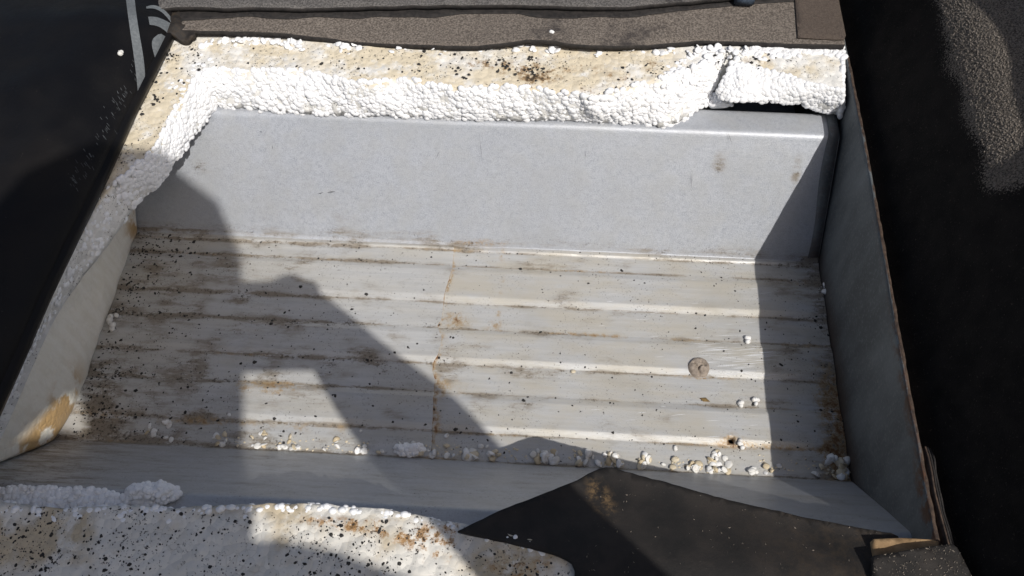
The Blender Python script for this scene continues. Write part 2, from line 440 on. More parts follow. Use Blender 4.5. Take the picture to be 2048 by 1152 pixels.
# left-hand sheet laps over the right-hand one, its cut edge wavy and rusty
nxl = 170
def xs_left(y):
    e = seam(y)+.0004*N(y, 2, 2, 200); return [-.46+(e+.46)*(1-(1-i/(nxl-1))**1.35) for i in range(nxl)]
V, Fc, A, cols = deck_sheet(xs_left, nxl, .0011)
base = len(V)                                                            # the cut edge turned down onto the sheet below
for row in cols:
    v = V[row[-1]]; V.append((v[0]+.0001, v[1], v[2]-.0010))
    for k in A: A[k].append(A[k][row[-1]] if k != 'rust' else 1.)
for j in [j for j in range(len(cols)-1) if .0 <= PY[j] < Y1]: Fc.append((cols[j][-1], base+j, base+j+1, cols[j+1][-1]))
o = obj('steel_deck_sheet', V, Fc, DECK, attrs=A)
tag(o, 'left galvanised ribbed steel deck sheet, lapping over the other with a rusty edge', 'roof deck', 'galvanised deck sheets')
xr_list = sorted(set([round(-.10+i*.0024, 5) for i in range(149)]+[.2556, HX-HB, HX+HB]))
xr_list = [x for x in xr_list if x <= .2556 and not (1e-6 < abs(abs(x-HX)-HB) < .001)]
for yy in (HY-HB, HY+HB):                                                # exact grid lines round the drilled hole
    k = int(np.argmin(abs(PY-yy))); PY[k] = yy; PZ[k] = zdeck(yy)
V, Fc, A, cols = deck_sheet(lambda y: xr_list, len(xr_list), 0., True)
ringo = []; ringi = []; tube = []
def hz(x, y): return zdeck(y)+.00045*N(x, y, 0, 16)
for k in range(24):
    a = 2*math.pi*k/24; c, s = math.cos(a), math.sin(a); q = HB/max(abs(c), abs(s))
    for lst, rx, dz in ((ringo, q, 0), (ringi, HRAD*(1+.12*N(c, s, 0, 3)), .0002), (tube, HRAD*.95, -.006)):
        x, y = HX+c*rx, HY+s*rx; lst.append(len(V)); V.append((x, y, hz(x, y)+dz)); A['trough'].append(1.); mk = masks(x, y, .001); A['dirt'].append(mk[1]); A['rust'].append(mk[2] if lst is ringo else mk[2]+.2); A['warm'].append(.9)
for k in range(24):
    n = (k+1) % 24
    Fc.append((ringo[k], ringo[n], ringi[n], ringi[k])); Fc.append((ringi[k], ringi[n], tube[n], tube[k]))
o = obj('steel_deck_sheet', V, Fc, DECK, attrs=A)
tag(o, 'right galvanised ribbed steel deck sheet with a drilled hole, running to the upstand', 'roof deck', 'galvanised deck sheets')
def top_of_deck(x, y): return zdeck(y)+(.0011 if x < seam(y) and -.002 < y < Y1+.002 else 0)

def scratches():
    V = []; Fc = []
    for a, b, w_ in (((636, 387), (648, 384), 1.4), ((655, 384), (672, 382), 1.6), ((1384, 340), (1382, 378), .7), ((958, 262), (966, 330), .4), ((1170, 300), (1172, 318), .5), ((545, 288), (547, 300), .6), ((1455, 262), (1464, 290), .7), ((520, 262), (526, 264), 1.2), ((880, 300), (872, 318), .5)):
        pa = []
        for px, py in (a, b):
            d = ray(px, py); nrm = np.array([0, -HW, RN]); t = ((np.array([0, Y1, .0008])-CAM) @ nrm)/(d @ nrm); pa.append(Vector(CAM+d*t)+Vector((0, -.0011, .0008)))
        sd_ = (pa[1]-pa[0]).cross(Vector((0, -HW, RN))).normalized()*w_/5000; k = len(V); mid = pa[0].lerp(pa[1], .5)
        V += [pa[0], mid-sd_, pa[1], mid+sd_]; Fc.append((k, k+1, k+2, k+3))
    tag(obj('scratches', V, Fc, GRIT, bpy.data.objects['steel_deck_sheet'], smooth=False), kind='stuff')
    V = []; Fc = []                                                     # bright rubbed lines by the mastic blob and along the ribs
    rs = random.Random(3)
    for _ in range(110):
        if rs.random() < .7: px, py, ln = rs.uniform(1385, 1510), rs.gauss(718, 20), rs.uniform(15, 70)
        else: px, py, ln = rs.uniform(1180, 1520), rs.uniform(560, 900), rs.uniform(8, 30)
        n = 4; w_ = rs.uniform(.00007, .00022); dy = rs.uniform(-.10, -.02); k = len(V)
        for i in range(n+1):
            q = P(px+ln*i/n, py+dy*ln*i/n); ww = w_*math.sin(math.pi*(i+.3)/(n+.6)); z = hz(q.x, q.y)+.00025
            V += [(q.x, q.y-ww, z), (q.x, q.y+ww, z)]
        Fc += [(k+2*i, k+2*i+2, k+2*i+3, k+2*i+1) for i in range(n)]
    tag(obj('rubbed_lines', V, Fc, mat_plain('rubbed_zinc', (.62, .63, .65), (.78, .79, .80), .4, 900, .2, .0001), bpy.data.objects['steel_deck_sheet.001'], smooth=False), kind='stuff')
scratches()

# ------------------------------------------------------------------ steel upstand on the right
def upstand():
    root = empty('steel_upstand', (XR, .12, 0))
    tag(root, 'blue-grey weathered steel upstand closing the right end of the opening', 'upstand')
    ys = np.linspace(-.098, .42, 131); zs = np.linspace(-.004, .1193, 24)
    V = []; rust = []
    for y in ys:
        for z in zs:
            b = .0012*N(y, z, 2, 9)+.0008*N(y, z, 5, 30)
            lean = .0022*math.sin((y-.1)*9)*(z/.12)
            zz = z+(.0006*N(y, 0, 8, 120)+.0012*N(y, 0, 4, 25)+.0005)*(z > .118)
            V.append((XR+.0004+b*.5+lean, y, zz)); rust.append(sst(.100, .119, z)*(.35+.8*max(0, N(y, 0, 6, 30)+.25))*sst(.25, .0, y)+.15*sst(.04, -.08, y))
    nz = len(zs); Fc = [(i*nz+j, i*nz+j+1, (i+1)*nz+j+1, (i+1)*nz+j) for i in range(len(ys)-1) for j in range(nz-1)]
    n = len(V)
    V += [(v[0]+.0016, v[1], v[2]) for v in V[:n]]; rust += rust[:n]
    Fc += [(n+a, n+d, n+c, n+b) for a, b, c, d in Fc[:]]
    for i in range(len(ys)-1):
        a, b = i*nz+nz-1, (i+1)*nz+nz-1; Fc.append((a, n+a, n+b, b))
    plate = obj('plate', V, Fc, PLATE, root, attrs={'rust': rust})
    # turned lip where the plate laps the end of the far web
    V = []; Fc = []
    for k in range(30):
        t = k/29; y = Y1+.002+t*(RN+.02); z = min(HW, (y-Y1)/RN*HW)+.0005
        wob = .0012*math.sin(t*9)
        for dx, dz in ((-.0098+wob, .0002), (-.0088+wob, .0018), (-.0012, .0020), (-.0012, .0)): V.append((XR+dx, y, z+dz))
    for k in range(29):
        for j in range(3): Fc.append((k*4+j, k*4+j+1, k*4+5+j, k*4+4+j))
    m_at = [.25]*len(V)
    obj('turned_lip', V, Fc, PLATE, root, attrs={'rust': m_at})
    # ragged rusted arris along the top
    V = []; Fc = []
    ys = np.linspace(-.095, .31, 160)
    for k, y in enumerate(ys):
        h = .1195+.0012*abs(N(y, 3, 3, 150)); wd = .0002+.0010*abs(N(y, 1, 1, 60))
        for dx, dz in ((.0005, 0), (.0013, .0006), (.0021+wd, .0002), (.0021+wd, -.004)): V.append((XR+dx+.0022*math.sin((y-.1)*9)*.99, y, h+dz))
    for k in range(len(ys)-1):
        for j in range(3): Fc.append((k*4+j, k*4+4+j, k*4+5+j, k*4+1+j))
    obj('rusted_edge', V, Fc, RUSTM, plate)
upstand()

# ------------------------------------------------------------------ foam beads
def ico(sub):
    bm = bmesh.new(); bmesh.ops.create_icosphere(bm, subdivisions=sub, radius=1)
    v = np.array([x.co[:] for x in bm.verts]); f = [[y.index for y in x.verts] for x in bm.faces]; bm.free(); return v, f
IV, IF = ico(2)
def bead_shape(seed):
    sd_ = seed*5.3
    return np.array([v*(1+.16*noise.noise(Vector(v)*1.1+Vector((sd_, 0, 0)))+.07*noise.noise(Vector(v)*2.6+Vector((0, sd_, 0)))) for v in IV])
BSH = [bead_shape(i) for i in range(8)]
BME = [mesh('bead', list(b), IF, EPS) for b in BSH]
def beads(root, spots, single=0):
    """spots: (centre, radius, squash, normal). the first `single` are parts of their own, the others one joined part"""
    V = []; Fc = []
    for i, (c, r, sq, nv) in enumerate(spots):
        q = Vector(nv).to_track_quat('Z', 'Y').to_matrix() @ Matrix.Rotation(random.uniform(0, 6.28), 3, 'Z')
        sx = r*random.uniform(.86, 1.18); sy = r*random.uniform(.86, 1.18); k = random.randrange(8)
        if i < single:
            o = bpy.data.objects.new('bead', BME[k]); COL.objects.link(o); o.parent = root
            M = q.to_4x4() @ Matrix.Diagonal((sx, sy, r*sq, 1)); M.translation = Vector(c)-root.location
            o.matrix_local = M
        else:
            R = np.array(q); b = len(V)
            pts = (BSH[k]*np.array([sx, sy, r*sq])) @ R.T+np.array(c); V += [tuple(p) for p in pts]; Fc += [[b+a for a in f] for f in IF]
    if V: tag(obj('beads', V, Fc, EPS, root), kind='stuff')

# ------------------------------------------------------------------ back foam board: wraps from the crack on the right round the corner and down the left side
def foam_strip(root, T, B, O, n, stain_fn, mat, zb, rough=.0012):
    """T broken top edge, B broken bottom edge, O hidden outer edge, all with n samples"""
    V = []; st = []; br = []; nt_, nf = 10, 6
    rows = []
    for i in range(n):
        row = []
        for k in range(nt_+1):
            p = O[i].lerp(T[i], k/nt_); z = p.z+.0009*FB(p.x, p.y, 0, 60)+.0011*N(p.x, p.y, 4, 25)
            row.append((p.x, p.y, z))
        for k in range(1, nf+1):
            t = k/nf; p = T[i].lerp(B[i], t); off = .004*math.sin(math.pi*t)*.5
            nn = rough*FB(p.x, p.y, p.z, 110); row.append((p.x+nn, p.y-off+nn, p.z))
        p = B[i].lerp(O[i], .9); row.append((p.x, p.y, zb))
        rows.append(row)
    m = len(rows[0])
    for r in rows:
        for k, v in enumerate(r):
            V.append(v); s, b = stain_fn(v[0], v[1], k/nt_); st.append(s if k <= nt_ else 0); br.append(b if k <= nt_ else 0)
    Fc = [(i*m+k, i*m+k+1, (i+1)*m+k+1, (i+1)*m+k) for i in range(n-1) for k in range(m-1)]
    Fc += [tuple(range(m))[::-1], tuple((n-1)*m+k for k in range(m))]
    return obj('board', V, Fc, mat, root, attrs={'stain': st, 'brown': br})
NB = 420
Tp = [(1452, 106), (1412, 126), (1350, 150), (1290, 168), (1250, 180), (1205, 192), (1180, 200), (1150, 192), (1090, 180), (1000, 175), (930, 180), (860, 170), (800, 160), (740, 172), (700, 165), (640, 150), (560, 143), (480, 146), (430, 140), (400, 150), (385, 175), (365, 205), (350, 230), (335, 260), (318, 292), (290, 318), (258, 342), (228, 368), (200, 400), (175, 440), (150, 485), (125, 540), (98, 602), (60, 688), (28, 755), (-30, 880)]
Bp = [(1415, 206), (1392, 218), (1375, 236), (1352, 246), (1320, 254), (1280, 246), (1200, 244), (1120, 241), (1040, 241), (1000, 240), (950, 236), (900, 238), (850, 234), (780, 231), (720, 232), (650, 229), (590, 226), (540, 221), (480, 216), (432, 210), (412, 240), (396, 262), (380, 282), (358, 312), (335, 345), (312, 375), (285, 398), (262, 425), (232, 468), (205, 505), (180, 535), (145, 580), (104, 640), (62, 700), (25, 775), (-30, 900)]
Op = [(1500, 84), (1400, 76), (1300, 72), (1200, 72), (1100, 70), (1000, 68), (900, 66), (800, 64), (700, 62), (600, 58), (500, 54), (420, 50), (360, 46), (318, 50), (290, 110), (250, 200), (210, 290), (160, 400), (110, 500), (60, 600), (0, 740), (-60, 870)]
def split_match(Tl, Bl, ks, n):
    """sample two outlines between matching corner points"""
    out = ([], [])
    for (a, b), m in zip(zip(ks, ks[1:]), n):
        for lst, src in zip(out, (Tl, Bl)):
            r = resample_n(src[a:b+1], m+1); lst += r[:-1] if b != ks[-1] else r
    return out
TW = [P(*p, ZT) for p in Tp]; BW = [P(*p, .0895) for p in Bp]; OW = [P(*p, ZT) for p in Op]
TS, BS = split_match(TW, BW, [0, 6, 19, 26, 35], [70, 200, 80, 70])
nB = len(TS)
ocut = next(i for i, p in enumerate(Op) if p[0] == 360)
OS = resample_n(OW[:ocut+1], 255)+resample_n(OW[ocut:], nB-254)[1:]
for i in range(nB):
    j = .0016*N(i*.07, 0, 1)+.0012*N(i*.23, 5, 1)
    TS[i] = TS[i]+Vector((j*.4, j, 0)); BS[i] = BS[i]+Vector((0, .0016*N(i*.3, 9, 2), 0))
def st_back(x, y, k):
    n1 = FB(x, y, 1, 14); s = .75+.5*n1
    s *= 1-.75*sst(.45, .10, k)*sst(-.2, .2, FB(x, y, 3, 40)+.05) if y > .2 else 1
    s *= 1-.85*math.exp(-((x+.259)/.012)**2-((y-.272)/.012)**2)
    s *= sst(.16, .10, x) if x > .08 else 1
    b = 0.
    for (a, c, ra, rc, g) in ((.0, .283, .035, .012, .95), (.01, .278, .008, .014, 1.0), (-.03, .285, .02, .006, .8), (.06, .278, .03, .014, .7), (.10, .292, .012, .01, .7), (-.02, .262, .03, .004, .55), (.05, .257, .02, .004, .6), (-.275, .285, .012, .006, .6), (.15, .306, .006, .004, .6)):
        b += g*math.exp(-((x-a)/ra)**2-((y-c)/rc)**2)
    return max(0, min(1, s)), min(1.1, b*(.75+.9*FB(x, y, 8, 60)))
rb = empty('foam_board', (-.02, .28, .0885))
tag(rb, 'long broken foam board with cream-stained top along the back and left side', 'insulation board', 'torn foam insulation boards')
foam_strip(rb, TS, BS, OS, nB, st_back, CUTB, .0889)
spots = []
def fracture_spots(TS, BS, n, wmax, r0=.0018, r1=.0027, sink=.55, up=0.):
    out = []
    for _ in range(n):
        i = random.randrange(len(TS)-1); f = random.random(); a = TS[i].lerp(TS[i+1], f); b = BS[i].lerp(BS[i+1], f)
        t = random.uniform(-.04, 1.03); p = a.lerp(b, t)
        d = (b-a); tang = (TS[min(i+3, len(TS)-1)]-TS[max(0, i-3)]); nv = tang.cross(d)
        if nv.length < 1e-9: continue
        nv.normalize()
        if nv.z < -.2 and nv.dot(Vector(CAM)-p) < 0: nv = -nv
        if nv.dot(Vector((0.05, .1, .3))-p) < 0: nv = -nv
        r = random.uniform(r0, r1)*(1. if random.random() < .85 else 1.2)
        bul = .0028*math.sin(math.pi*min(1, max(0, t)))+.0024*FB(p.x, p.y, p.z, 45)
        out.append((p+nv*(bul-sink*r+random.uniform(-.0006, .0009)), r, random.uniform(.6, .85), nv, t))
    return out
fs = fracture_spots(TS, BS, 5200, 1)
fs = [(q[0]-q[3]*.0012, q[1]*.85, q[2]*.7, q[3], q[4]) if q[0].y < .15 and q[0].x < -.27 else q for q in fs]
left = [q for q in fs if q[0].y < .14 and q[0].x < -.27]
fs = [q for q in fs if not (q[0].y < .14 and q[0].x < -.27 and random.random() < .5)]
fs.sort(key=lambda q: -(q[4]*1.0+q[1]*60+random.random()*.4))
beads(rb, [q[:4] for q in fs], 300)
# crumbled beads along the felt edge and frayed white patch by the corner
CREAM = [(p.x, p.y) for p in TS]+[(p.x, p.y) for p in OS[::-1]]
cr = []
for _ in range(300):
    px = random.uniform(390, 1500); py = 74+(px-390)*.022+8*N(px, 0, 0, .02)+abs(random.gauss(0, 10)); q = P(px, py, ZT)
    if FB(q.x, q.y, 2, 30) < -.12: continue
    cr.append((q+Vector((0, 0, random.uniform(-.001, .0022))), random.uniform(.0014, .0034), random.uniform(.25, .6), (random.gauss(0, .5), random.gauss(0, .5), 1)))
for _ in range(170):
    px = random.gauss(395, 26); py = random.gauss(165, 26); q = P(px, py, ZT)
    if not inpoly(q.x, q.y, CREAM): continue
    cr.append((q+Vector((0, 0, -.0008)), random.uniform(.0017, .0027), .4, (random.gauss(0, .2), random.gauss(0, .2), 1)))
for _ in range(260):
    px = random.uniform(1330, 1470); py = random.uniform(98, 175)
    if py < 98+(1400-px)*.5: continue
    q = P(px, py, ZT)
    if not inpoly(q.x, q.y, CREAM): continue
    cr.append((q+Vector((0, 0, -.0009+.0015*N(px, py, 0, .03))), random.uniform(.0019, .0029), .55, (random.gauss(0, .25), random.gauss(-.1, .25), 1)))
beads(rb, cr, 0)

# broken end piece beyond the crack: tilted, its bottom torn out so the dark trough shows under it
def end_piece():
    root = empty('foam_board_fragment', (.21, .29, .095))
    tag(root, 'tilted broken-off corner of white foam board beside the steel upstand', 'insulation board', 'torn foam insulation boards')
    Tq = [(1462, 128), (1480, 131), (1510, 136), (1540, 146), (1575, 154), (1610, 168), (1640, 172), (1665, 180), (1686, 186)]
    Bq = [(1434, 190), (1462, 198), (1500, 201), (1530, 201), (1560, 203), (1600, 206), (1622, 216), (1655, 225), (1684, 228)]
    Oq = [(1492, 86), (1530, 86), (1560, 87), (1590, 88), (1610, 88), (1640, 89), (1660, 90), (1675, 90), (1684, 92)]
    zb = [.104, .106, .106, .1055, .105, .1035, .098, .094, .0925]
    n = 110
    T = resample_n([P(*p, ZT+.002-.0006*i) for i, p in enumerate(Tq)], n); B = resample_n([P(p[0], p[1], z) for p, z in zip(Bq, zb)], n)
    O_ = resample_n([P(*p, ZT) for p in Oq], n)
    def st(x, y, k): return max(0, .42+.9*FB(x, y, 2, 30))*sst(.0, .4, k)*1.0, .5*math.exp(-((x-.185)/.02)**2-((y-.3)/.006)**2)
    foam_strip(root, T, B, O_, n, st, CUTB, .105)
    s = fracture_spots(T, B, 1000, 1, .0019, .0028, .45)
    # right-hand end face, also torn
    a, b, c = P(1688, 108, ZT), P(1689, 186, .117), P(1684, 232, .0925)
    for _ in range(120):
        u, v = random.random(), random.random()
        p = a.lerp(b, u).lerp(c, v*u); s.append((p+Vector((-.0012, 0, -.001)), random.uniform(.0024, .0035), .8, (1, -.2, .2), 0.))
    for _ in range(150):
        px = random.uniform(1500, 1688); py = random.gauss(102, 6); q = P(px, py, ZT); s.append((q, random.uniform(.002, .0034), .45, (random.gauss(0, .3), random.gauss(0, .3), 1), 0.))
    s.sort(key=lambda q: -q[4]); beads(root, [q[:4] for q in s], 140)
end_piece()

def lump(name, pts, z0, h, mat, label, cat, group=None, bead=0, step=.0022, parent=None):
    """an irregular torn lump on a given footprint"""
    pl = [P(a, b, z0) for a, b in pts]; pl = smooth_poly(pl, 1, True)
    cx = sum(p.x for p in pl)/len(pl); cy = sum(p.y for p in pl)/len(pl)
    rad = max(math.hypot(p.x-cx, p.y-cy) for p in pl)
    def zf(x, y):
        d = min(math.hypot(x-p.x, y-p.y) for p in pl); return z0+h*(.25+.75*sst(0, rad*.45, d))+h*.35*FB(x, y, 1, 160)
    V, Fc, n = sheet(pl, zf, h*.9, step)
    V = V[:n]+[(x, y, z0+.0001) for x, y, z in V[n:]]
    ol = [(p.x, p.y) for p in pl]; k = 0
    for _ in range(4000):
        if k >= rad*rad*4.5e5: break
        x = cx+random.uniform(-rad, rad); y = cy+random.uniform(-rad, rad)
        if not inpoly(x, y, ol): continue
        k += 1; r = random.uniform(.0013, .0023); b = len(V); sq = np.array([r, r, r*random.uniform(.5, .8)])
        V += [tuple(v) for v in BSH[random.randrange(8)]*sq+np.array([x, y, max(z0+r*.3, zf(x, y)-r*.32+random.gauss(0, .0007))])]; Fc += [[b+a for a in f] for f in IF]
    o = obj(name, V, Fc, mat); tag(o, label, cat, group)
    return o
lump('foam_crumb', [(1408, 218), (1432, 190), (1446, 182), (1452, 200), (1466, 216)], .0885, .010, EPS, 'small white triangular foam scrap standing in the gap under the broken board', 'foam scrap')

# ------------------------------------------------------------------ foam filler closing the left end of the trough
def filler():
    root = empty('foam_filler', (-.39, .09, 0))
    tag(root, 'smooth cut cream foam filler block closing the left end of the trough', 'foam block')
    ny, nz = 90, 36; V = []; st = []
    def yz(t, s):
        z = s*(HW+.0005)
        if s > .96: z = HW+.0008
        ya = -.0625*(z/HW)+.0012; yb = Y1+RN*(z/HW)-.0012
        return ya+(yb-ya)*t, z+.0012*(1-s)
    for i in range(ny):
        for j in range(nz):
            t, s = i/(ny-1), j/(nz-1); y, z = yz(t, s)
            x = XL+.0015*N(y, z, 0, 18)+.0008*N(y, z, 4, 60)-.010*math.exp(-z/.010)*sst(.05, -.02, y)-.003*math.exp(-z/.006)
            x -= .012*sst(.015, -.055, y)*(1-.3*s)
            x += .0015*N(y, 3, 3, 70)*math.exp(-z/.004)
            V.append((x, y, z))
            st.append(1.*math.exp(-((y-.005)/.045)**2-((z-.018)/.026)**2)+.8*math.exp(-((y-.2)/.03)**2-((z-.012)/.02)**2)+.5*math.exp(-((y+.03)/.02)**2-((z-.03)/.03)**2))
    Fc = [(i*nz+j, (i+1)*nz+j, (i+1)*nz+j+1, i*nz+j+1) for i in range(ny-1) for j in range(nz-1)]
    n = len(V); V += [(-.452, v[1], v[2]) for v in V]; st += [0]*n
    rim = [i*nz for i in range(ny)]+[(ny-1)*nz+j for j in range(1, nz)]+[i*nz+nz-1 for i in range(ny-2, -1, -1)]+[j for j in range(nz-2, 0, -1)]
    for a, b in zip(rim, rim[1:]+rim[:1]): Fc.append((b, a, n+a, n+b))
    obj('block', V, Fc, FILLER, root, attrs={'stain': st})
    s = []
    for _ in range(90):                                                 # torn rim of beads at its near corner
        t = random.random(); y, z = yz(random.uniform(0, .02), t)
        s.append((Vector((XL-.012+random.uniform(-.012, .002), y+.001, z)), random.uniform(.0016, .0028), .7, (1, -.4, .3)))
    beads(root, s, 0)
filler()

# ------------------------------------------------------------------ front foam board
def front_board():
    root = empty('foam_board', (-.12, -.13, .0885))
    tag(root, 'gritty speckled foam insulation board at the front edge, black grains over white', 'insulation board', 'torn foam insulation boards')
    E = [(-90, 992), (0, 1000), (60, 1012), (140, 1016), (220, 1010), (300, 1012), (360, 1016), (420, 1010), (500, 1006), (560, 1007), (620, 1005), (700, 1012), (760, 1016), (820, 1026), (880, 1038), (960, 1053), (1100, 1090), (1300, 1120), (1500, 1130)]
    ed = resample([P(*p, ZT) for p in E], .0022)
    pl = [Vector((p.x, p.y+.0012*N(p.x, 0, 0, 90)+.0008*N(p.x, 4, 4, 260), 0)) for p in ed]+[Vector((.18, -.30, 0)), Vector((-.44, -.30, 0))]
    def zf(x, y):
        e = -.0822+.003*N(x, 1, 1, 30)
        return ZT-.0012*sst(e-.008, e+.004, y)+.0012*FB(x, y, 0, 90)+.0012*N(x, y, 6, 24)
    V, Fc, n = sheet(pl, zf, .031, .0040)
    st = []; br = []
    for x, y, z in V:
        n1 = FB(x, y, 3, 22); st.append(max(0, .30+1.2*n1)); b = 0.
        for (a, c, ra, rc, g) in ((-.085, -.086, .03, .004, 1.), (-.05, -.089, .022, .006, 1.), (-.03, -.092, .018, .006, .95), (-.022, -.0855, .008, .004, .8), (-.20, -.10, .025, .02, .35), (.02, -.11, .02, .012, .7), (-.03, -.10, .012, .012, .7), (-.16, -.09, .02, .006, .3)):
            b += g*math.exp(-((x-a)/ra)**2-((y-c)/rc)**2)
        br.append(min(1.1, b*(.75+.9*n1)))
    obj('board', V, Fc, CUTF, root, attrs={'stain': st, 'brown': br})
    s = []
    for k in range(1300):
        p = random.choice(ed); t = random.random()
        q = Vector((p.x+random.uniform(-.001, .001), p.y-.0012+random.uniform(-.0025, .0012)*(1-t), ZT-.0012-t*.026))
        s.append((q, random.uniform(.0015, .0026), .8, (random.gauss(0, .2), 1, .6), -t))
    for k in range(330):                                                # beads standing proud on top of the board edge
        p = random.choice(ed); d = abs(random.gauss(0, .0028))
        s.append((Vector((p.x, p.y-.001-d, zf(p.x, p.y-d)-.0012)), random.uniform(.0014, .0026), .55, (random.gauss(0, .2), .3, 1), .5))
    s.sort(key=lambda q: -q[4]); beads(root, [q[:4] for q in s], 280)
front_board()
lump('foam_slab', [(-20, 985), (20, 974), (80, 974), (140, 979), (160, 976), (200, 981), (240, 988), (262, 996), (258, 1018), (150, 1024), (40, 1022), (-20, 1010)], .0885, .0050, EPS, 'flat torn sliver of white foam on the crown at the left, touching the board', 'foam scrap', step=.0026)
lump('foam_scrap', [(250, 982), (262, 973), (300, 969), (345, 968), (357, 978), (362, 988), (352, 1006), (300, 1014), (258, 1008)], .0885, .0095, EPS, 'chunky torn white foam scrap at the front edge of the opening', 'foam scrap', step=.0024)

# ------------------------------------------------------------------ roofing felt along the back
def felt_back():
    edge = [(290, 66), (345, 68), (390, 70), (450, 72), (520, 72), (600, 75), (650, 78), (700, 84), (760, 88), (830, 92), (900, 96), (960, 98), (1000, 96), (1050, 90), (1090, 91), (1130, 97), (1180, 100), (1240, 99), (1300, 96), (1350, 89), (1400, 85), (1450, 85), (1520, 88), (1600, 93), (1688, 96)]
    e = [P(*p, ZT+.004) for p in edge]
    def hz_(x, y):
        lift = .0022*math.sin(x*23+1)+.0012*N(x, y, 0, 18)
        return ZT+.0072+lift*sst(.36, .30, y)+.0006*N(x, y, 2, 60)
    r1 = empty('roofing_felt', (0, .33, ZT)); tag(r1, 'grey-brown mineral roofing felt with a wavy edge lying on the back foam board', 'roofing felt', 'layers of roofing felt')
    pl = [Vector((p.x, p.y+.0007*N(p.x, 0, 0, 120), 0)) for p in resample(e, .004)]+[Vector((.2585, .47, 0)), Vector((-.30, .47, 0))]
    V, Fc, n = sheet(pl, hz_, .0052, .0065)
    o = obj('sheet', V, Fc, FELT, r1); o.data.materials.append(EDGE)
    for p in o.data.polygons:
        if abs(p.normal.z) < .5: p.material_index = 1
    # darker lap strip at the right-hand end
    pl = [P(1590, 91, ZT), P(1686, 96, ZT), Vector((.258, .47, 0)), Vector((.228, .47, 0))]
    V, Fc, n = sheet(pl, lambda x, y: hz_(x, y)+.0016, .0015, .006); obj('lap_strip', V, Fc, FELT3, o)
    # upper layer, laid further back, its black bitumen bleeding out at the edge
    u = [(300, 22), (380, 17), (450, 20), (520, 18), (600, 19), (700, 14), (800, 12), (900, 11), (1000, 12), (1080, 13), (1180, 16), (1250, 15), (1320, 8), (1400, 2), (1500, -8), (1600, -14)]
    r2 = empty('roofing_felt', (0, .40, ZT+.007)); tag(r2, 'darker grey upper layer of roofing felt at the very top of the picture', 'roofing felt', 'layers of roofing felt')
    e2 = [Vector((p.x, p.y+.0009*N(p.x, 2, 0, 60), 0)) for p in resample([P(*p, ZT+.012) for p in u], .004)]
    V, Fc, n = sheet(e2+[Vector((.24, .56, 0)), Vector((-.32, .56, 0))], lambda x, y: hz_(x, y)+.0056+.0008*N(x, y, 5, 30), .0048, .0065)
    o = obj('sheet', V, Fc, FELT2, r2); o.data.materials.append(EDGE)
    for p in o.data.polygons:
        if abs(p.normal.z) < .5: p.material_index = 1
    lo = [Vector((p.x, p.y-.0045-.0075*max(0, .25+N(p.x, 7, 0, 16)*1.6)*sst(.16, .05, p.x), 0)) for p in e2]
    V, Fc, n = sheet(lo+[Vector((p.x, p.y+.004, 0)) for p in e2[::-1]], lambda x, y: hz_(x, y)+.0007, .0008, .004); obj('bitumen_bleed', V, Fc, EDGE, o)
felt_back()

# torn felt corner at the end of the black roll
pl = [P(a, b, ZT+.006) for a, b in ((300, 40), (338, 26), (370, 30), (388, 48), (392, 72), (372, 82), (345, 74), (318, 78))]
pl = [p+Vector((.0022*N(p.x, p.y, 0, 300), .0022*N(p.x, p.y, 4, 300), 0)) for p in resample(pl+[pl[0]], .002)[:-1]]
V, Fc, n = sheet(pl, lambda x, y: ZT+.0085+.0030*FB(x, y, 0, 90)+.002*math.sin(x*260), .005, .002)
tag(obj('felt_scrap', V, Fc, BIT, attrs={'stain': [.3]*len(V)}), 'torn dark felt corner between the black folded sheet and the back felt', 'felt scrap')

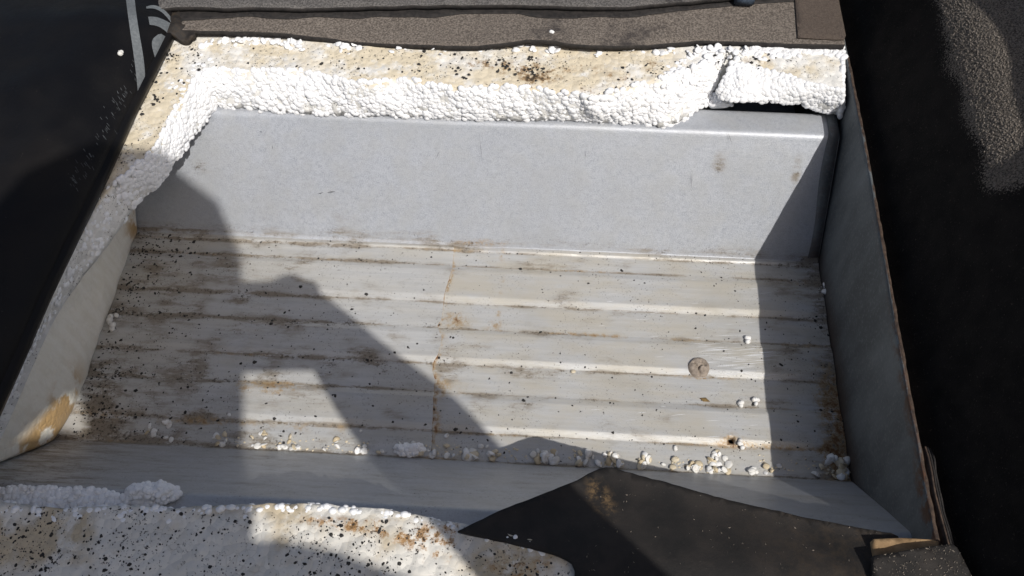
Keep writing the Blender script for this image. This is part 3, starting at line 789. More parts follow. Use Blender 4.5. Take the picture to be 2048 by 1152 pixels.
# ------------------------------------------------------------------ black sheet folded back on the left
def left_fold():
    root = empty('folded_membrane', (-.38, .1, ZT)); tag(root, 'glossy black membrane folded back on the left with pale grey printing', 'membrane')
    prof_ = [(.012, .1205), (.002, .1208), (-.0015, .1235), (-.0025, .128), (-.001, .134), (.004, .141), (.012, .1475), (.022, .1520), (.034, .1545), (.05, .1550), (.08, .1535), (.12, .150), (.18, .144), (.27, .134), (.36, .126), (.45, .121)]
    pv = smooth_poly([Vector((a, b, 0)) for a, b in prof_], 2); pv = resample(pv, .0035)
    ys = np.linspace(-.42, .335, 170); V = []; m = len(pv)
    for y in ys:
        ex = float(np.interp(y, [-.42, -.0277, .0182, .0523, .1456, .2187, .3041, .335], [-.335, -.3092, -.3062, -.3047, -.2995, -.2948, -.2875, -.2880]))
        endt = sst(.285, .335, y)
        for k, p in enumerate(pv):
            u, z = p.x, p.y
            s = (z-.1205)
            u2 = u+.0016*N(y, u*2, 0, 10)+endt*.016*sst(.125, .15, z); z2 = .1205+s*(1+.10*N(y, 0, 3, 7)+.05*N(y, u, 3, 30))*(1-.35*endt)+.0008*N(y, u, 8, 22)*sst(.01, .05, u)
            V.append((ex-u2, y, z2))
    Fc = [(i*m+k, i*m+k+1, (i+1)*m+k+1, (i+1)*m+k) for i in range(len(ys)-1) for k in range(m-1)]
    n = len(V)
    bv = BVHTree.FromPolygons([Vector(v) for v in V], Fc)
    V2 = []
    for i in range(len(ys)):                                            # real thickness, inside the fold
        for k, p in enumerate(pv):
            v = V[i*m+k]; a = Vector(V[i*m+max(0, k-1)]); b = Vector(V[i*m+min(m-1, k+1)]); t = (b-a); nn = Vector((t.z, 0, -t.x)).normalized()
            if nn.z > 0 and k > 6: nn = -nn
            V2.append(tuple(Vector(v)+nn*.0028) if k > 3 else (v[0]-.001, v[1], v[2]+.0022))
    F2 = [(n+a, n+d, n+c, n+b) for a, b, c, d in Fc]
    for k in range(m-1):
        a, b = (len(ys)-1)*m+k, (len(ys)-1)*m+k+1; F2.append((a, n+a, n+b, b))
    o = obj('sheet', V+V2, Fc+F2, FILM, root)
    def cast(px, py):
        h = bv.ray_cast(Vector(CAM), Vector(ray(px, py)))
        if h[0] is None: return None
        nn = h[1] if h[1].dot(Vector(CAM)-h[0]) > 0 else -h[1]
        return h[0]+nn*.00035, nn
    def ribbon(name, A_, B_, steps=40, across=8):
        """printed mark between two outlines, laid on the sheet"""
        def rs(pts): return resample_n(smooth_poly([Vector((a, b, 0)) for a, b in pts], 2), steps)
        a, b = rs(A_), rs(B_); V = []; ok = True
        for i in range(steps):
            for k in range(across+1):
                q = a[i].lerp(b[i], k/across); h = cast(q.x, q.y); V.append(h[0] if h else None)
        Fc = []; idx = {}; VV = []
        for i in range(steps-1):
            for k in range(across):
                q = [i*(across+1)+k, i*(across+1)+k+1, (i+1)*(across+1)+k+1, (i+1)*(across+1)+k]
                if any(V[j] is None for j in q) or max((V[q[0]]-V[j]).length for j in q) > .02: continue
                f = []
                for j in q:
                    if j not in idx: idx[j] = len(VV); VV.append(V[j])
                    f.append(idx[j])
                Fc.append(f)
        if Fc: obj(name, VV, Fc, PRINT, o)
    ribbon('printed_stripe', [(249, -30), (252, 2), (260, 60), (267, 110), (272, 150), (275, 185), (276, 207)], [(268, -30), (269, 2), (277, 60), (286, 110), (290, 150), (288, 185), (280, 206)])
    ribbon('printed_letter', [(292, 14), (306, 10), (322, 15), (335, 26), (345, 40)], [(293, 18), (306, 17), (320, 22), (332, 33), (341, 45)])
    ribbon('printed_letter', [(296, 34), (312, 34), (328, 40), (342, 48), (353, 52)], [(299, 50), (314, 52), (328, 60), (338, 70), (338, 84)])
    ribbon('printed_letter', [(316, 69), (304, 78), (303, 92), (307, 108), (311, 122), (312, 134)], [(322, 68), (335, 76), (336, 88), (330, 100), (322, 116), (314, 134)])
    # short scuffs across the bend, their highlights painted as pale slivers
    V = []; Fc = []
    for _ in range(75):
        t = random.random(); px = 140+130*t+random.gauss(0, 7); py = 375-235*t+random.gauss(0, 12)
        h = cast(px, py); k_ = random.uniform(.5, 1.3); g = cast(px+4.5*k_+random.gauss(0, .5), py+6.5*k_+random.gauss(0, .5))
        if not h or not g: continue
        a, b = h[0], g[0]; sd2 = (b-a).cross(h[1]).normalized()*random.uniform(.00004, .0001); k = len(V)
        V += [a-sd2, a+sd2, b+sd2, b-sd2]; Fc.append((k, k+1, k+2, k+3))
    tag(obj('scuff_glints', V, Fc, PRINT, o, smooth=False), kind='stuff')
    return cast
cast_left = left_fold()

# ------------------------------------------------------------------ granulated membrane folded up on the right
FOLDP = [(.2590, .095), (.2596, .106), (.2635, .1095), (.267, .110), (.2715, .118), (.277, .135), (.2835, .155), (.2905, .177), (.298, .196), (.308, .2115), (.322, .2235), (.345, .233), (.375, .240), (.41, .243), (.47, .236), (.56, .20), (.64, .15), (.70, .113)]
fold_pts = resample(smooth_poly([Vector((a, b, 0)) for a, b in FOLDP], 2), .0035)
def right_fold():
    root = empty('folded_membrane', (.45, .15, ZT)); tag(root, 'dark slate-grained membrane folded up along the right side', 'membrane')
    ys = np.linspace(-.36, .62, 200); V = []; m = len(fold_pts)
    for y in ys:
        for k, p in enumerate(fold_pts):
            s = sst(.27, .33, p.x)
            V.append((p.x+s*(.003*N(y, 0, 0, 5)+.0015*N(y, p.y, 3, 18)), y, p.y+s*(.004*N(y, p.x, 1, 7)+.0016*N(y, p.x, 4, 25))))
    Fc = [(i*m+k, (i+1)*m+k, (i+1)*m+k+1, i*m+k+1) for i in range(len(ys)-1) for k in range(m-1)]
    n = len(V); V2 = [(v[0]+.002, v[1], v[2]-.003) for v in V]; F2 = [(n+a, n+d, n+c, n+b) for a, b, c, d in Fc]
    bv = BVHTree.FromPolygons([Vector(v) for v in V], Fc)
    ga = [sst(.288, .304, v[0]+.004*N(v[1], v[2], 0, 30))*sst(.095, .125, v[1]+.006*N(v[0], v[1], 5, 40)+(v[0]-.31)*.25) for v in V]; obj('sheet', V+V2, Fc+F2, FELTR, root, attrs={'grained': ga+ga}); shr = bpy.data.objects[root.children[0].name]  # slate colour kept to the sunlit part, painted shade elsewhere
    # slate grains standing proud of the sheet where the fold rolls into the light
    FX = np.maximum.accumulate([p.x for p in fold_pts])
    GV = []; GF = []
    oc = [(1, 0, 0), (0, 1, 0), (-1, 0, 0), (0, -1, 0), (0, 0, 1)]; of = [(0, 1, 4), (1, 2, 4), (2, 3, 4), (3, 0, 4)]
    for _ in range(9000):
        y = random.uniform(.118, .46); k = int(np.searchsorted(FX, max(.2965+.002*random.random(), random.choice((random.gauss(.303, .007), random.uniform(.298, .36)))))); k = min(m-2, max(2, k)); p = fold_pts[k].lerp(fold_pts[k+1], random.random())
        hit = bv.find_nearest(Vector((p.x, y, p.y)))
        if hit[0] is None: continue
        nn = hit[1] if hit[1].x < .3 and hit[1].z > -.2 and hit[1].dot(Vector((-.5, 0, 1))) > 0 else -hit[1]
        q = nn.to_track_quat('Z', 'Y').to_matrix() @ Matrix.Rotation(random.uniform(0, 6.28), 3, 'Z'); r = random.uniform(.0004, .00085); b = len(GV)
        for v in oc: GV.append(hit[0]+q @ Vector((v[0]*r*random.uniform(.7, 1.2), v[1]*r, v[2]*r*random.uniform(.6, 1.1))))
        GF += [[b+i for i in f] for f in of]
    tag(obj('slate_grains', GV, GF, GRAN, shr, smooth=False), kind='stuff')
    return bv
bv_right = right_fold()
# unseen second sheet further right, its wavy edge shaped to throw shadow on the fold
def shade_curl():
    bnd = [(1900, -60), (1935, -10), (1962, 12), (1992, 40), (2014, 75), (2029, 115), (2034, 160), (2038, 205), (2052, 245), (2062, 282), (2040, 318), (2008, 345), (1985, 366), (1945, 392), (1925, 450), (1915, 560), (1920, 700), (1940, 900), (1960, 1100), (1980, 1300)]
    su = SUNV.normalized(); E_ = []
    for px, py in resample_n(smooth_poly([Vector((a, b, 0)) for a, b in bnd], 2), 90) and [(q.x, q.y) for q in resample_n(smooth_poly([Vector((a, b, 0)) for a, b in bnd], 2), 90)]:
        h = bv_right.ray_cast(Vector(CAM), Vector(ray(px, py)))
        if h[0] is None: continue
        e = h[0]+su*.13; e.x -= .006*sst(.135, .10, h[0].y); E_.append(e)
    root = empty('unseen_curled_membrane', (.6, .15, .112)); tag(root, 'unseen second membrane curling over at far right, shaped to shade the slate-grained fold', 'membrane')
    V = []; m = 16
    for p in E_:
        for k in range(m):
            t = k/(m-1); x = p.x+t*.30; z = p.z+.055*math.sin(math.pi*min(1, t*1.25))*(1-t)+(-(p.z-.114))*sst(.25, 1., t)
            V.append((x, p.y*(1-t*.3)+t*.04, max(.114, z)))
    n = len(E_); Fc = [(i*m+k, i*m+k+1, (i+1)*m+k+1, (i+1)*m+k) for i in range(n-1) for k in range(m-1)]
    N0 = len(V); V += [(v[0]+.0005, v[1], v[2]+.0035) for v in V]; Fc += [(N0+a, N0+d, N0+c, N0+b) for a, b, c, d in Fc]
    for i in range(n-1): Fc.append((i*m, (i+1)*m, N0+(i+1)*m, N0+i*m))
    obj('sheet', V, Fc, BIT, root, attrs={'stain': [0]*len(V)})
shade_curl()

# ------------------------------------------------------------------ loose bitumen flap over the front right
def flap():
    out = [(915, 1062), (960, 1040), (1010, 1016), (1060, 998), (1110, 978), (1150, 962), (1178, 946), (1205, 934), (1222, 933), (1245, 941), (1330, 964), (1420, 990), (1500, 1010), (1600, 1032), (1700, 1052), (1790, 1067), (1800, 1076)]
    zz = [.1245, .1215, .118, .1135, .1085, .105, .1025, .101, .101, .1015, .1035, .106, .108, .110, .112, .114, .115]
    pl = [P(a, b, z) for (a, b), z in zip(out, zz)]
    rag = lambda L: [Vector((p.x, p.y+.0007*N(p.x, 3, 0, 160)+.0004*N(p.x, 8, 0, 420), 0)) for p in resample(L, .002)]
    bx = [P(a, b, ZT+.004) for a, b in ((1150, 1140), (1142, 1122), (1110, 1107), (1060, 1094), (1000, 1080), (950, 1070))]
    poly = rag(pl)+[Vector((.232, -.26, 0)), Vector((.046, -.26, 0)), Vector((.0495, -.125, 0))]+bx
    def zf(x, y):
        b = ZT+.0046+.0012*N(x, y, 0, 20)
        ex = [p.x for p in pl]; e = float(np.interp(x, ex, [p.y for p in pl])); ze = float(np.interp(x, ex, zz))
        t = sst(-.107, e, y) if e > -.107 else 1
        return b+(ze-b)*t+.0010*N(x, y, 6, 40)*t
    V, Fc, n = sheet(poly, zf, .0034, .0042)
    st = [1.1*math.exp(-((x-.0655-(y+.06)*-.3)/.007)**2-((y+.058)/.013)**2)+.05+.22*sst(.08, .2, x) for x, y, z in V]
    o = obj('membrane_flap', V, Fc, BIT, attrs={'stain': st}); tag(o, 'black pointed membrane flap hanging over the front edge of the opening', 'membrane flap')
    GV = []; GF = []
    for _ in range(85):
        px = random.uniform(1160, 1800); py = random.uniform(960, 1150)
        q = P(px, py, ZT)
        if not inpoly(q.x, q.y, [(p[0], p[1]) for p in poly]): continue
        r = random.uniform(.0003, .0009); z = zf(q.x, q.y)+.0002; b = len(GV); a = random.uniform(0, 6)
        GV += [(q.x+r*math.cos(a), q.y+r*math.sin(a), z), (q.x-r*.6*math.sin(a), q.y+r*.6*math.cos(a), z), (q.x-r*math.cos(a), q.y-r*math.sin(a), z), (q.x, q.y, z+r*.6)]
        GF += [(b, b+1, b+3), (b+1, b+2, b+3), (b+2, b, b+3)]
    tag(obj('pale_crumbs', GV, GF, GRAN, o, smooth=False, org=None), kind='stuff')
    return zf


flap_z = flap()

# timber batten and the felt strip lying on it, front right corner
def batten():
    root = empty('timber_batten', (.238, -.085, .108)); tag(root, 'short raw timber piece at the front right corner beside the upstand', 'timber')
    pl = [P(a, b, .118) for a, b in ((1744, 1081), (1800, 1078), (1872, 1083), (1876, 1105), (1744, 1130))]
    V, Fc, n = sheet(pl, lambda x, y: .1205+.0006*FB(x, y, 0, 120), .010, .003); obj('piece', V, Fc, WOOD, root)
    pl = [P(a, b, .127) for a, b in ((1745, 1113), (1800, 1104), (1860, 1094), (1908, 1089), (1925, 1120), (1950, 1170), (1990, 1260), (1745, 1260))]
    V, Fc, n = sheet(pl, lambda x, y: .1285+.0009*FB(x, y, 0, 60), .0055, .0035)
    o = obj('felt_strip', V, Fc, BIT, attrs={'stain': [0]*len(V)}); o.data.materials.append(EDGE); tag(o, 'dark gritty strip of roofing felt at the bottom right corner', 'felt strip')
    for p in o.data.polygons:
        if abs(p.normal.z) < .5: p.material_index = 1
    GV = []; GF = []
    ol = [(p.x, p.y) for p in pl]
    for _ in range(420):
        q = P(random.uniform(1740, 1960), random.uniform(1088, 1200), .127)
        if not inpoly(q.x, q.y, ol): continue
        r = random.uniform(.0004, .0009); a = random.uniform(0, 6); z = .1287+.0009*FB(q.x, q.y, 0, 60); b = len(GV)
        GV += [(q.x+r*math.cos(a), q.y+r*math.sin(a), z), (q.x-r*.6*math.sin(a), q.y+r*.6*math.cos(a), z), (q.x-r*math.cos(a), q.y-r*math.sin(a), z), (q.x, q.y, z+r*.6)]
        GF += [(b, b+1, b+3), (b+1, b+2, b+3), (b+2, b, b+3)]
    tag(obj('slate_grains', GV, GF, GRAN, o, smooth=False), kind='stuff')
    # delaminated brown felt layers standing against the end of the upstand
    r3 = empty('felt_layers', (.262, -.06, .105)); tag(r3, 'brown split felt layers standing behind the near end of the upstand', 'felt scrap')
    for q in range(3):
        V = []; Fc = []
        for k in range(40):
            y = -.082+k*.0016; h = .1215-.0008*q+.0012*N(y, q, 0, 90)-.004*sst(-.03, -.018, y); x = XR+.0034+q*.0017+.0012*math.sin((y+.02)*60)
            V += [(x, y, .10), (x, y, h), (x+.0010, y, h), (x+.0010, y, .10)]
        for k in range(39):
            for j in range(3): Fc.append((k*4+j, k*4+j+1, k*4+5+j, k*4+4+j))
        obj('layer', V, Fc, RUSTM if q == 0 else EDGE, r3)
batten()

# ------------------------------------------------------------------ black grit (uncountable)
def grit(name, spots, mat, label, cat):
    V = []; Fc = []; f0 = [(k, (k+1) % 6, 6) for k in range(6)]
    for (x, y, z, r) in spots:
        a = random.uniform(0, 6.28); e = random.uniform(.5, 1.); h = random.uniform(.4, .8); b = len(V)
        ca, sa = math.cos(a), math.sin(a)
        for k in range(6):
            q = k*1.0472+random.uniform(-.35, .35); u, v = math.cos(q)*random.uniform(.8, 1.1), math.sin(q)*e*random.uniform(.8, 1.1); V.append((x+(u*ca-v*sa)*r, y+(u*sa+v*ca)*r, z-.0001))
        V.append((x+random.uniform(-.3, .3)*r, y+random.uniform(-.3, .3)*r, z+h*r)); Fc += [[b+i for i in f] for f in f0]
    tag(obj(name, V, Fc, mat, smooth=False), label, cat, kind='stuff')
sp = []
while len(sp) < 1500:
    x = random.uniform(XL, XR); y = random.uniform(.001, Y1)
    k = .22+.8*sst(-.1, -.33, x)+.35*sst(.18, .25, x)+.5*min(1, sum(math.exp(-((y-l)/.003)**2) for l in RIBLO)) + .5*max(0, FB(x, y, 2, 24))
    if random.random() > k*.75: continue
    r = min(.0021, .00056*math.exp(random.gauss(.0, .55)))
    sp.append((x, y, top_of_deck(x, y), r))
for _ in range(420):                                                     # washed into the corners by the foam filler
    y = random.uniform(.0, .19); y = random.choice(RIBLO[1:])+random.gauss(0, .0035) if random.random() < .6 else y; x = XL+abs(random.gauss(0, .022)); 
    if 0 < y < Y1: sp.append((x, y, top_of_deck(x, y), random.uniform(.0004, .0014)))
grit('deck_grit', sp, GRIT, 'black grit scattered over the ribbed floor of the deck', 'grit')
sp = []
for _ in range(2300):
    px = random.uniform(0, 1140); py = random.uniform(1012, 1152); q = P(px, py, ZT)
    e = -.0822
    if q.y > -.0835: continue
    if px > 880 and py < 1062+(px-915)*.26+12: continue
    if FB(q.x, q.y, 4, 20)+random.uniform(-.35, .35) < -.12+.15*sst(-.2, .0, q.x): continue
    r = min(.0016, .00050*math.exp(random.gauss(.05, .55)))
    sp.append((q.x, q.y, ZT+.0012*FB(q.x, q.y, 0, 90)+.0012*N(q.x, q.y, 6, 24), r))
grit('foam_grit', sp, GRIT, 'black grains strewn over the front foam board', 'grit')
sp = []
for _ in range(1500):
    t = random.random()
    if t < .72: px = random.uniform(360, 1440); py = random.uniform(85, 200)
    else: px = random.uniform(220, 390); py = random.uniform(80, 380)
    q = P(px, py, ZT+.0008)
    if not inpoly(q.x, q.y-.002, CREAM) or not inpoly(q.x+.003, q.y, CREAM): continue
    n = FB(q.x, q.y, 6, 30)
    if n+random.uniform(-.4, .4) < -.05: continue
    if t < .72 and py > 150+.03*(px-500): 
        if random.random() < .75: continue
    sp.append((q.x, q.y, ZT+.0009*FB(q.x, q.y, 0, 60)+.0011*N(q.x, q.y, 4, 25)+.0007, min(.0020, .00050*math.exp(random.gauss(.1, .6)))))
for (cx, cy, n, s) in ((1065, 140, 14, 5), (1058, 118, 9, 4), (1085, 140, 7, 5), (925, 145, 10, 8), (1010, 135, 22, 14), (345, 112, 16, 9), (305, 200, 12, 10), (1450, 118, 12, 14), (1530, 130, 9, 16)):
    for _ in range(n):
        q = P(random.gauss(cx, s), random.gauss(cy, s*.8), ZT+.001); sp.append((q.x, q.y, ZT+.0012, random.uniform(.0006, .0018)))
grit('board_grit', sp, GRIT, 'black specks and grains over the cream top of the back foam board', 'grit')

# ------------------------------------------------------------------ loose foam beads washed to the front of the trough: each one a thing
FSH = []
for i in range(8):
    b = np.array([v*(1+.38*noise.noise(Vector(v)*1.3+Vector((i*3.1, 9, 0)))) for v in IV])*np.array([1, .62+.45*random.random(), .26])
    if i % 2: b = np.array([(x, y, max(z, -.12)) if x*.6+y*.8 < .45 else (x*.8, y*.7, z*.6) for x, y, z in b])
    if i % 4 == 3: b = np.array([(x, y, z-.45*(x*x+y*y)+.25) for x, y, z in b])
    FSH.append((mesh('foam_bead', list(b), IF, FLAKE), mesh('foam_bead', list(b), IF, FLAKET)))
def flake(x, y, r, label, group, lift=0., tone=None):
    tan = random.random() < .3 if tone is None else tone
    o = bpy.data.objects.new('foam_bead', random.choice(FSH)[int(tan)]); COL.objects.link(o)
    o.location = (x, y, top_of_deck(x, y)+r*.30+lift); s = r
    o.scale = (s, s*random.uniform(.85, 1.15), s*random.uniform(.7, 1.5)); o.rotation_euler = (random.gauss(0, .45), random.gauss(0, .45), random.uniform(0, 6.28))
    if group: label = ('small ' if r < .0024 else 'large ' if r > .0033 else 'mid-sized ')+('tan ' if tan else 'white ')+label
    tag(o, label, 'foam bead', group)
clus = [((285, 345, 822, 884), 9, 'loose foam bead in the dirty left front corner of the deck', 'beads in the left front corner', .0026),
        ((400, 462, 862, 896), 10, 'foam bead in the small shaded heap left of the lit patch', 'beads in the shaded heap', .0026),
        ((482, 545, 852, 898), 10, 'foam bead sparsely scattered at the edge of the lit patch', 'beads at the edge of the lit patch', .0026),
        ((560, 770, 876, 914), 24, 'sunlit foam bead scattered left of the white foam chunk', 'beads left of the chunk', .0028),
        ((780, 885, 882, 915), 14, 'foam bead lying against the white foam chunk', 'beads round the chunk', .0029),
        ((893, 1012, 892, 921), 26, 'foam bead in the shaded drift right of the white foam chunk', 'beads right of the chunk', .003),
        ((1035, 1112, 900, 927), 22, 'foam bead in the drift below the peak of the flap shadow', 'beads under the flap shadow', .003),
        ((1152, 1245, 904, 934), 24, 'foam bead in the drift just behind the flap tip', 'beads behind the flap tip', .003),
        ((1268, 1312, 902, 938), 11, 'foam bead in the little sunlit group right of the flap tip', 'beads right of the flap tip', .0031),
        ((1312, 1420, 912, 946), 16, 'sunlit foam bead between the flap tip and the drilled hole', 'beads left of the hole', .003),
        ((1420, 1565, 905, 956), 34, 'sunlit foam bead in the drift below the drilled hole', 'beads below the hole', .003),
        ((1625, 1694, 912, 962), 26, 'foam bead in the shaded heap at the foot of the upstand', 'beads at the upstand foot', .0034)]
for (x0, x1, y0, y1), n, lab, grp, r in clus:
    cs = [random.uniform(x0, x1) for _ in range(max(2, n//6))]
    for _ in range(n):
        px = random.gauss(random.choice(cs), (x1-x0)*.07) if random.random() < .72 else random.uniform(x0, x1)
        px = min(x1, max(x0, px)); t = random.random()**.65; py = y0+(y1-y0)*t+(px-(x0+x1)/2)*.045; q = P(px, py)
        flake(q.x, max(.0022, q.y), r*random.choice((random.uniform(.5, .85), random.uniform(.8, 1.2), random.uniform(.8, 1.2))), lab, grp, random.choice((0, 0, 0, .0014)) if n > 12 else 0)
for px, py, r, lab in ((460, 833, .0022, 'lone foam bead on the shaded deck left of the lit patch'), (340, 852, .0034, 'lone white foam bead on the dirty deck near the filler'), (1145, 743, .0024, 'lone yellowish foam bead on the sunlit middle of the deck'),
                       (1350, 896, .0026, 'lone foam bead up the slope left of the drilled hole'), (893, 872, .0022, 'lone foam bead beside the arm shadow behind the drift'), (722, 863, .0012, 'tiny foam bead behind the sunlit row')):
    q = P(px, py); flake(q.x, q.y, r, lab, None, 0., 'yellowish' in lab)
for o in COL.objects:
    if o.name.startswith('foam_bead') and 'group' in o and not o['group']: del o['group']
lump('foam_chunk', [(788, 900), (796, 891), (812, 893), (826, 889), (848, 893), (854, 903), (840, 911), (818, 915), (800, 912)], .0, .0085, EPS, 'smooth white foam chunk among the beads at the front of the deck', 'foam scrap', step=.0016)

V = []; Fc = []
for _ in range(420):
    px = random.uniform(470, 1700); py = 868+(px-470)*.045+28*random.random()**.6+random.gauss(0, 3); q = P(px, py)
    if q.y < .001 or FB(q.x, q.y, 3, 30) < -.1: continue
    r = random.uniform(.0004, .0013); a = random.uniform(0, 6.3); z = top_of_deck(q.x, q.y); b = len(V)
    for k in range(5): t = a+k*1.257; V.append((q.x+math.cos(t)*r*random.uniform(.6, 1.3), q.y+math.sin(t)*r*random.uniform(.5, 1.), z+random.uniform(.0, .7)*r))
    V.append((q.x, q.y, z+r*random.uniform(.5, 1.1))); Fc += [(b+k, b+(k+1) % 5, b+5) for k in range(5)]
tag(obj('foam_dust', V, Fc, FLAKET, smooth=False), 'fine foam dust and broken flakes along the front of the deck', 'foam dust', kind='stuff')
def crumb(name, px, py, n, spread, label, zf=None, col=FLAKE, r0=.0016, r1=.0028, z=0., cat='foam crumb'):
    """a few beads still stuck together: one crumb"""
    q = P(px, py, z); V = []; Fc = []
    for i in range(n):
        r = random.uniform(r0, r1); c = np.array([q.x+random.gauss(0, spread), q.y+random.gauss(0, spread), (zf(q.x, q.y) if zf else top_of_deck(q.x, q.y))+r*random.uniform(.5, 1.2)])
        b = len(V); V += [tuple(p) for p in BSH[random.randrange(8)]*r+c]; Fc += [[b+a for a in f] for f in IF]
    tag(obj(name, V, Fc, col), label, cat)
crumb('foam_crumb', 228, 640, 4, .0018, 'pointed white foam crumb leaning on the foam filler')
crumb('foam_crumb', 232, 658, 6, .0022, 'cream foam crumb on the deck at the foot of the foam filler')
crumb('foam_crumb', 1651, 577, 7, .0026, 'pale foam crumb caught at the foot of the upstand')
crumb('foam_crumb', 1496, 679, 4, .0015, 'small white crumb on the deck above the round mastic blob', r1=.0022)
crumb('foam_crumb', 1481, 808, 3, .0012, 'greyish crumb on the deck below the mastic blob', r1=.0024)
crumb('foam_crumb', 1510, 804, 5, .0014, 'white crumb on the deck close to the shadow edge', r1=.0021)
crumb('foam_crumb', 1480, 891, 4, .0012, 'white elongated crumb beside the drilled hole', r1=.002)
h = cast_left(243, 108)
if h: crumb('foam_crumb', 243, 108, 4, .0012, 'tiny white crumb on the black folded membrane', zf=lambda x, y, c=h[0]: c.z, z=h[0].z, r1=.002)
crumb('foam_crumb', 1101, 69, 2, .0008, 'tiny white crumb on the brown back felt', zf=lambda x, y: ZT+.0072, z=ZT+.0072, r1=.002)
# dry husk
q = P(1409, 800); V = [(q.x-.004, q.y+.0012, .0006), (q.x-.001, q.y-.0016, .0004), (q.x+.0042, q.y-.0016, .0006), (q.x+.001, q.y+.0018, .0007), (q.x-.0002, q.y+.0002, .0026), (q.x-.003, q.y+.0003, .0018)]
tag(obj('husk', V, [(0, 1, 5), (1, 4, 5), (1, 2, 4), (2, 3, 4), (3, 5, 4), (3, 0, 5), (0, 3, 2, 1)], HUSK, smooth=False), 'small brown dry husk on the deck below the mastic blob', 'husk')
# ribbon of dried mastic / clay disc with cracks
def mastic():
    q = P(1397, 737); root = empty('mastic_blob', (q.x, q.y, zdeck(q.y))); tag(root, 'round cracked grey-brown mastic blob on the right of the deck', 'mastic blob')
    V = []; Fc = []; nr, na = 14, 44
    def top(r, a):
        x, y = r*math.cos(a), r*math.sin(a); t = r/.0088
        z = .0031*(1-t**6)+.0008*FB(x, y, 0, 300)
        for (x0, y0, x1, y1, w_) in ((-.004, .003, -.001, -.001, .0006), (-.001, -.001, .0002, -.0065, .0007), (.0012, .0042, .0045, .001, .0006), (-.001, -.001, .001, .0008, .0006)):
            px, py = x1-x0, y1-y0; u = max(0, min(1, ((x-x0)*px+(y-y0)*py)/(px*px+py*py))); d = math.hypot(x-x0-u*px+.0004*N(x, y, 0, 800), y-y0-u*py); z -= .0028*math.exp(-(d/w_)**2)
        return max(.0002, z)
    for i in range(nr+1):
        for k in range(na):
            a = 2*math.pi*k/na; R = .0086*(1+.06*N(math.cos(a), math.sin(a), 0, 1.6)+.03*N(math.cos(a), math.sin(a), 3, 5))
            if 2.2 < a < 2.6: R *= .93
            r = R*i/nr; x, y = q.x+r*math.cos(a), q.y+r*math.sin(a); V.append((x, y, zdeck(y)+(top(r, a) if i < nr else -.0002)))
    for i in range(nr):
        for k in range(na): Fc.append((i*na+k, (i+1)*na+k, (i+1)*na+(k+1) % na, i*na+(k+1) % na))
    obj('body', V, Fc, MASTIC, root)
mastic()
# small blue-black tool edge at the very top
q0, q1 = P(1472, -6, ZT+.014), P(1508, 6, ZT+.014)
bm = bmesh.new(); bmesh.ops.create_cube(bm, size=1.)
for v in bm.verts: v.co = Vector(((q0.x+q1.x)/2+v.co.x*.016, (q0.y+q1.y)/2+.004+v.co.y*.012, ZT+.0135+v.co.z*.010))
bmesh.ops.bevel(bm, geom=bm.edges[:], offset=.0014, segments=2, affect='EDGES')
V = [v.co.copy() for v in bm.verts]; Fc = [[v.index for v in f.verts] for f in bm.faces]; bm.free()
tag(obj('plastic_clip', V, Fc, mat_plain('blue_black_plastic', (.02, .03, .045), (.06, .08, .11), .4)), 'small blue-black plastic piece lying on the back felt at the top edge', 'clip')

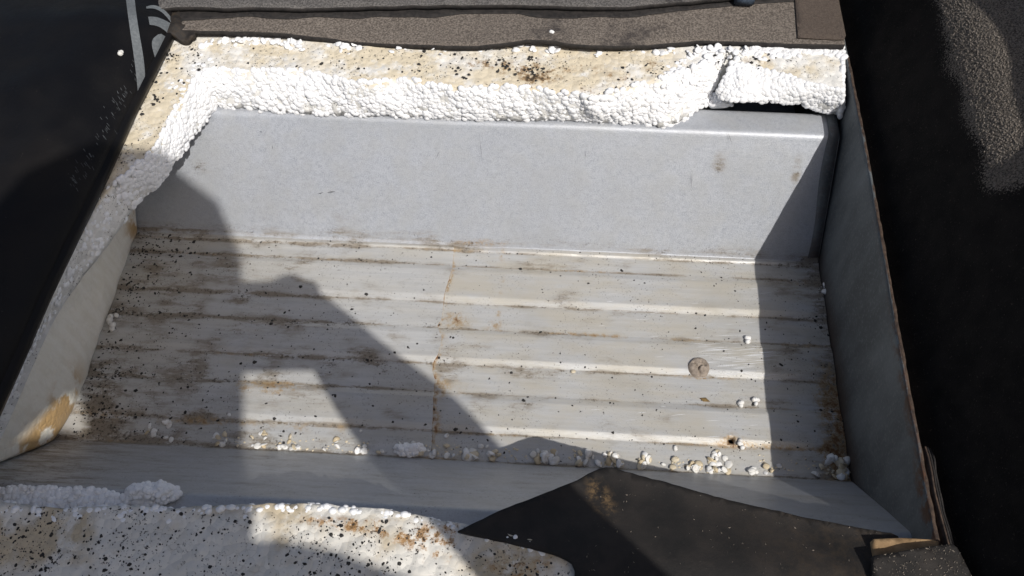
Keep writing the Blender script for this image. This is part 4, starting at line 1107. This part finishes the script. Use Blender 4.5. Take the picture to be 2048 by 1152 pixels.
# ------------------------------------------------------------------ the photographer, behind the camera: only the shadow is in the picture
def person():
    root = empty('person', (.2, -.86, .113)); tag(root, 'person squatting behind the camera in dark clothes, holding a phone; only the shadow shows', 'person')
    J = {'pel': (.22, -.86, .40, .135), 'sp': (.215, -.73, .55, .13), 'ch': (.195, -.615, .72, .125), 'nk0': (.135, -.540, .81, .062), 'nk': (.138, -.475, .865, .058), 'hd': (.125, -.425, .915, .085), 'hd2': (.105, -.385, .95, .075),
         'sr': (.365, -.57, .765, .065), 'er': (.340, -.460, .575, .052), 'mr': (.262, -.382, .586, .041), 'm2r': (.205, -.324, .597, .046), 'wr': (.155, -.283, .606, .031), 'hr': (.122, -.253, .613, .036),
         'sl': (.015, -.505, .77, .075), 'el': (-.215, -.455, .585, .05), 'ml': (-.135, -.36, .60, .036), 'wl': (-.085, -.30, .612, .026), 'hl': (-.055, -.272, .616, .030),
         'hpr': (.32, -.86, .38, .09), 'kr': (.43, -.58, .46, .065), 'ar': (.42, -.80, .18, .045), 'fr': (.45, -.66, .15, .035),
         'hpl': (.12, -.86, .38, .09), 'kl': (-.10, -.66, .46, .065), 'al': (-.02, -.84, .18, .045), 'fl': (-.07, -.71, .15, .035)}
    E_ = [('pel', 'sp'), ('sp', 'ch'), ('ch', 'nk0'), ('nk0', 'nk'), ('nk', 'hd'), ('hd', 'hd2'), ('ch', 'sr'), ('sr', 'er'), ('er', 'mr'), ('mr', 'm2r'), ('m2r', 'wr'), ('wr', 'hr'), ('ch', 'sl'), ('sl', 'el'), ('el', 'ml'), ('ml', 'wl'), ('wl', 'hl'),
          ('pel', 'hpr'), ('hpr', 'kr'), ('kr', 'ar'), ('ar', 'fr'), ('pel', 'hpl'), ('hpl', 'kl'), ('kl', 'al'), ('al', 'fl')]
    for side, b in (('r', (.126, -.249, .614)), ('l', (-.055, -.272, .616))):   # five fingers curled round the phone
        sg = -1 if side == 'r' else 1
        for k, (dx, dy, dz, ln) in enumerate(((.0, .034, .010, .9), (.006, .026, -.004, 1.), (.008, .016, -.016, .95), (.008, .006, -.026, .8), (-.012, .018, .026, .7))):
            a, c = f'{side}f{k}a', f'{side}f{k}b'; e = f'{side}f{k}c'
            J[a] = (b[0]+sg*(.012+dx*.2), b[1]+dy*.7, b[2]+dz*.8, .0095); J[c] = (b[0]+sg*(.030*ln), b[1]+dy, b[2]+dz, .0085); J[e] = (b[0]+sg*(.046*ln), b[1]+dy*.9-.004, b[2]+dz-.002, .0075)
            E_ += [('h'+side, a), (a, c), (c, e)]
    ks = list(J); me = bpy.data.meshes.new('body'); og = root.location
    me.from_pydata([Vector(J[k][:3])-og for k in ks], [(ks.index(a), ks.index(b)) for a, b in E_], [])
    o = bpy.data.objects.new('body', me); COL.objects.link(o); o.parent = root
    md = o.modifiers.new('skin', 'SKIN'); md.use_smooth_shade = True
    for i, k in enumerate(ks): me.skin_vertices[0].data[i].radius = (J[k][3], J[k][3])
    me.skin_vertices[0].data[0].use_root = True
    s = o.modifiers.new('sub', 'SUBSURF'); s.levels = 2; s.render_levels = 2
    me.materials.append(mat_plain('dark_work_clothes', (.03, .035, .05), (.06, .065, .085), .9, 60))
    # hood and hair over the head
    V = IV*np.array([.088, .10, .105])+np.array([.112, -.405, .94]); obj('hair', [tuple(v) for v in V if True], IF, mat_plain('dark_hair', (.015, .012, .01), (.04, .03, .022), .7, 300), root)
    # the phone, flat against the back of the lens position, long side level
    r = empty('phone', tuple(CAM)); tag(r, 'black phone held level by the squatting person behind the camera', 'phone')
    tl = math.radians(1.5); PR_ = CR*math.cos(tl)+CU*math.sin(tl); PU = CU*math.cos(tl)-CR*math.sin(tl); c = CAM-CF*.009+PR_*.026-PU*.026
    bm = bmesh.new(); bmesh.ops.create_cube(bm, size=1.)
    for v in bm.verts: v.co = Vector(c+PR_*(v.co.x*.150)+PU*(v.co.y*.072)-CF*(v.co.z*.008))
    bmesh.ops.bevel(bm, geom=bm.edges[:], offset=.0038, segments=3, affect='EDGES')
    obj('case', [v.co.copy() for v in bm.verts], [[v.index for v in f.verts] for f in bm.faces], EDGE, r); bm.free()
person()
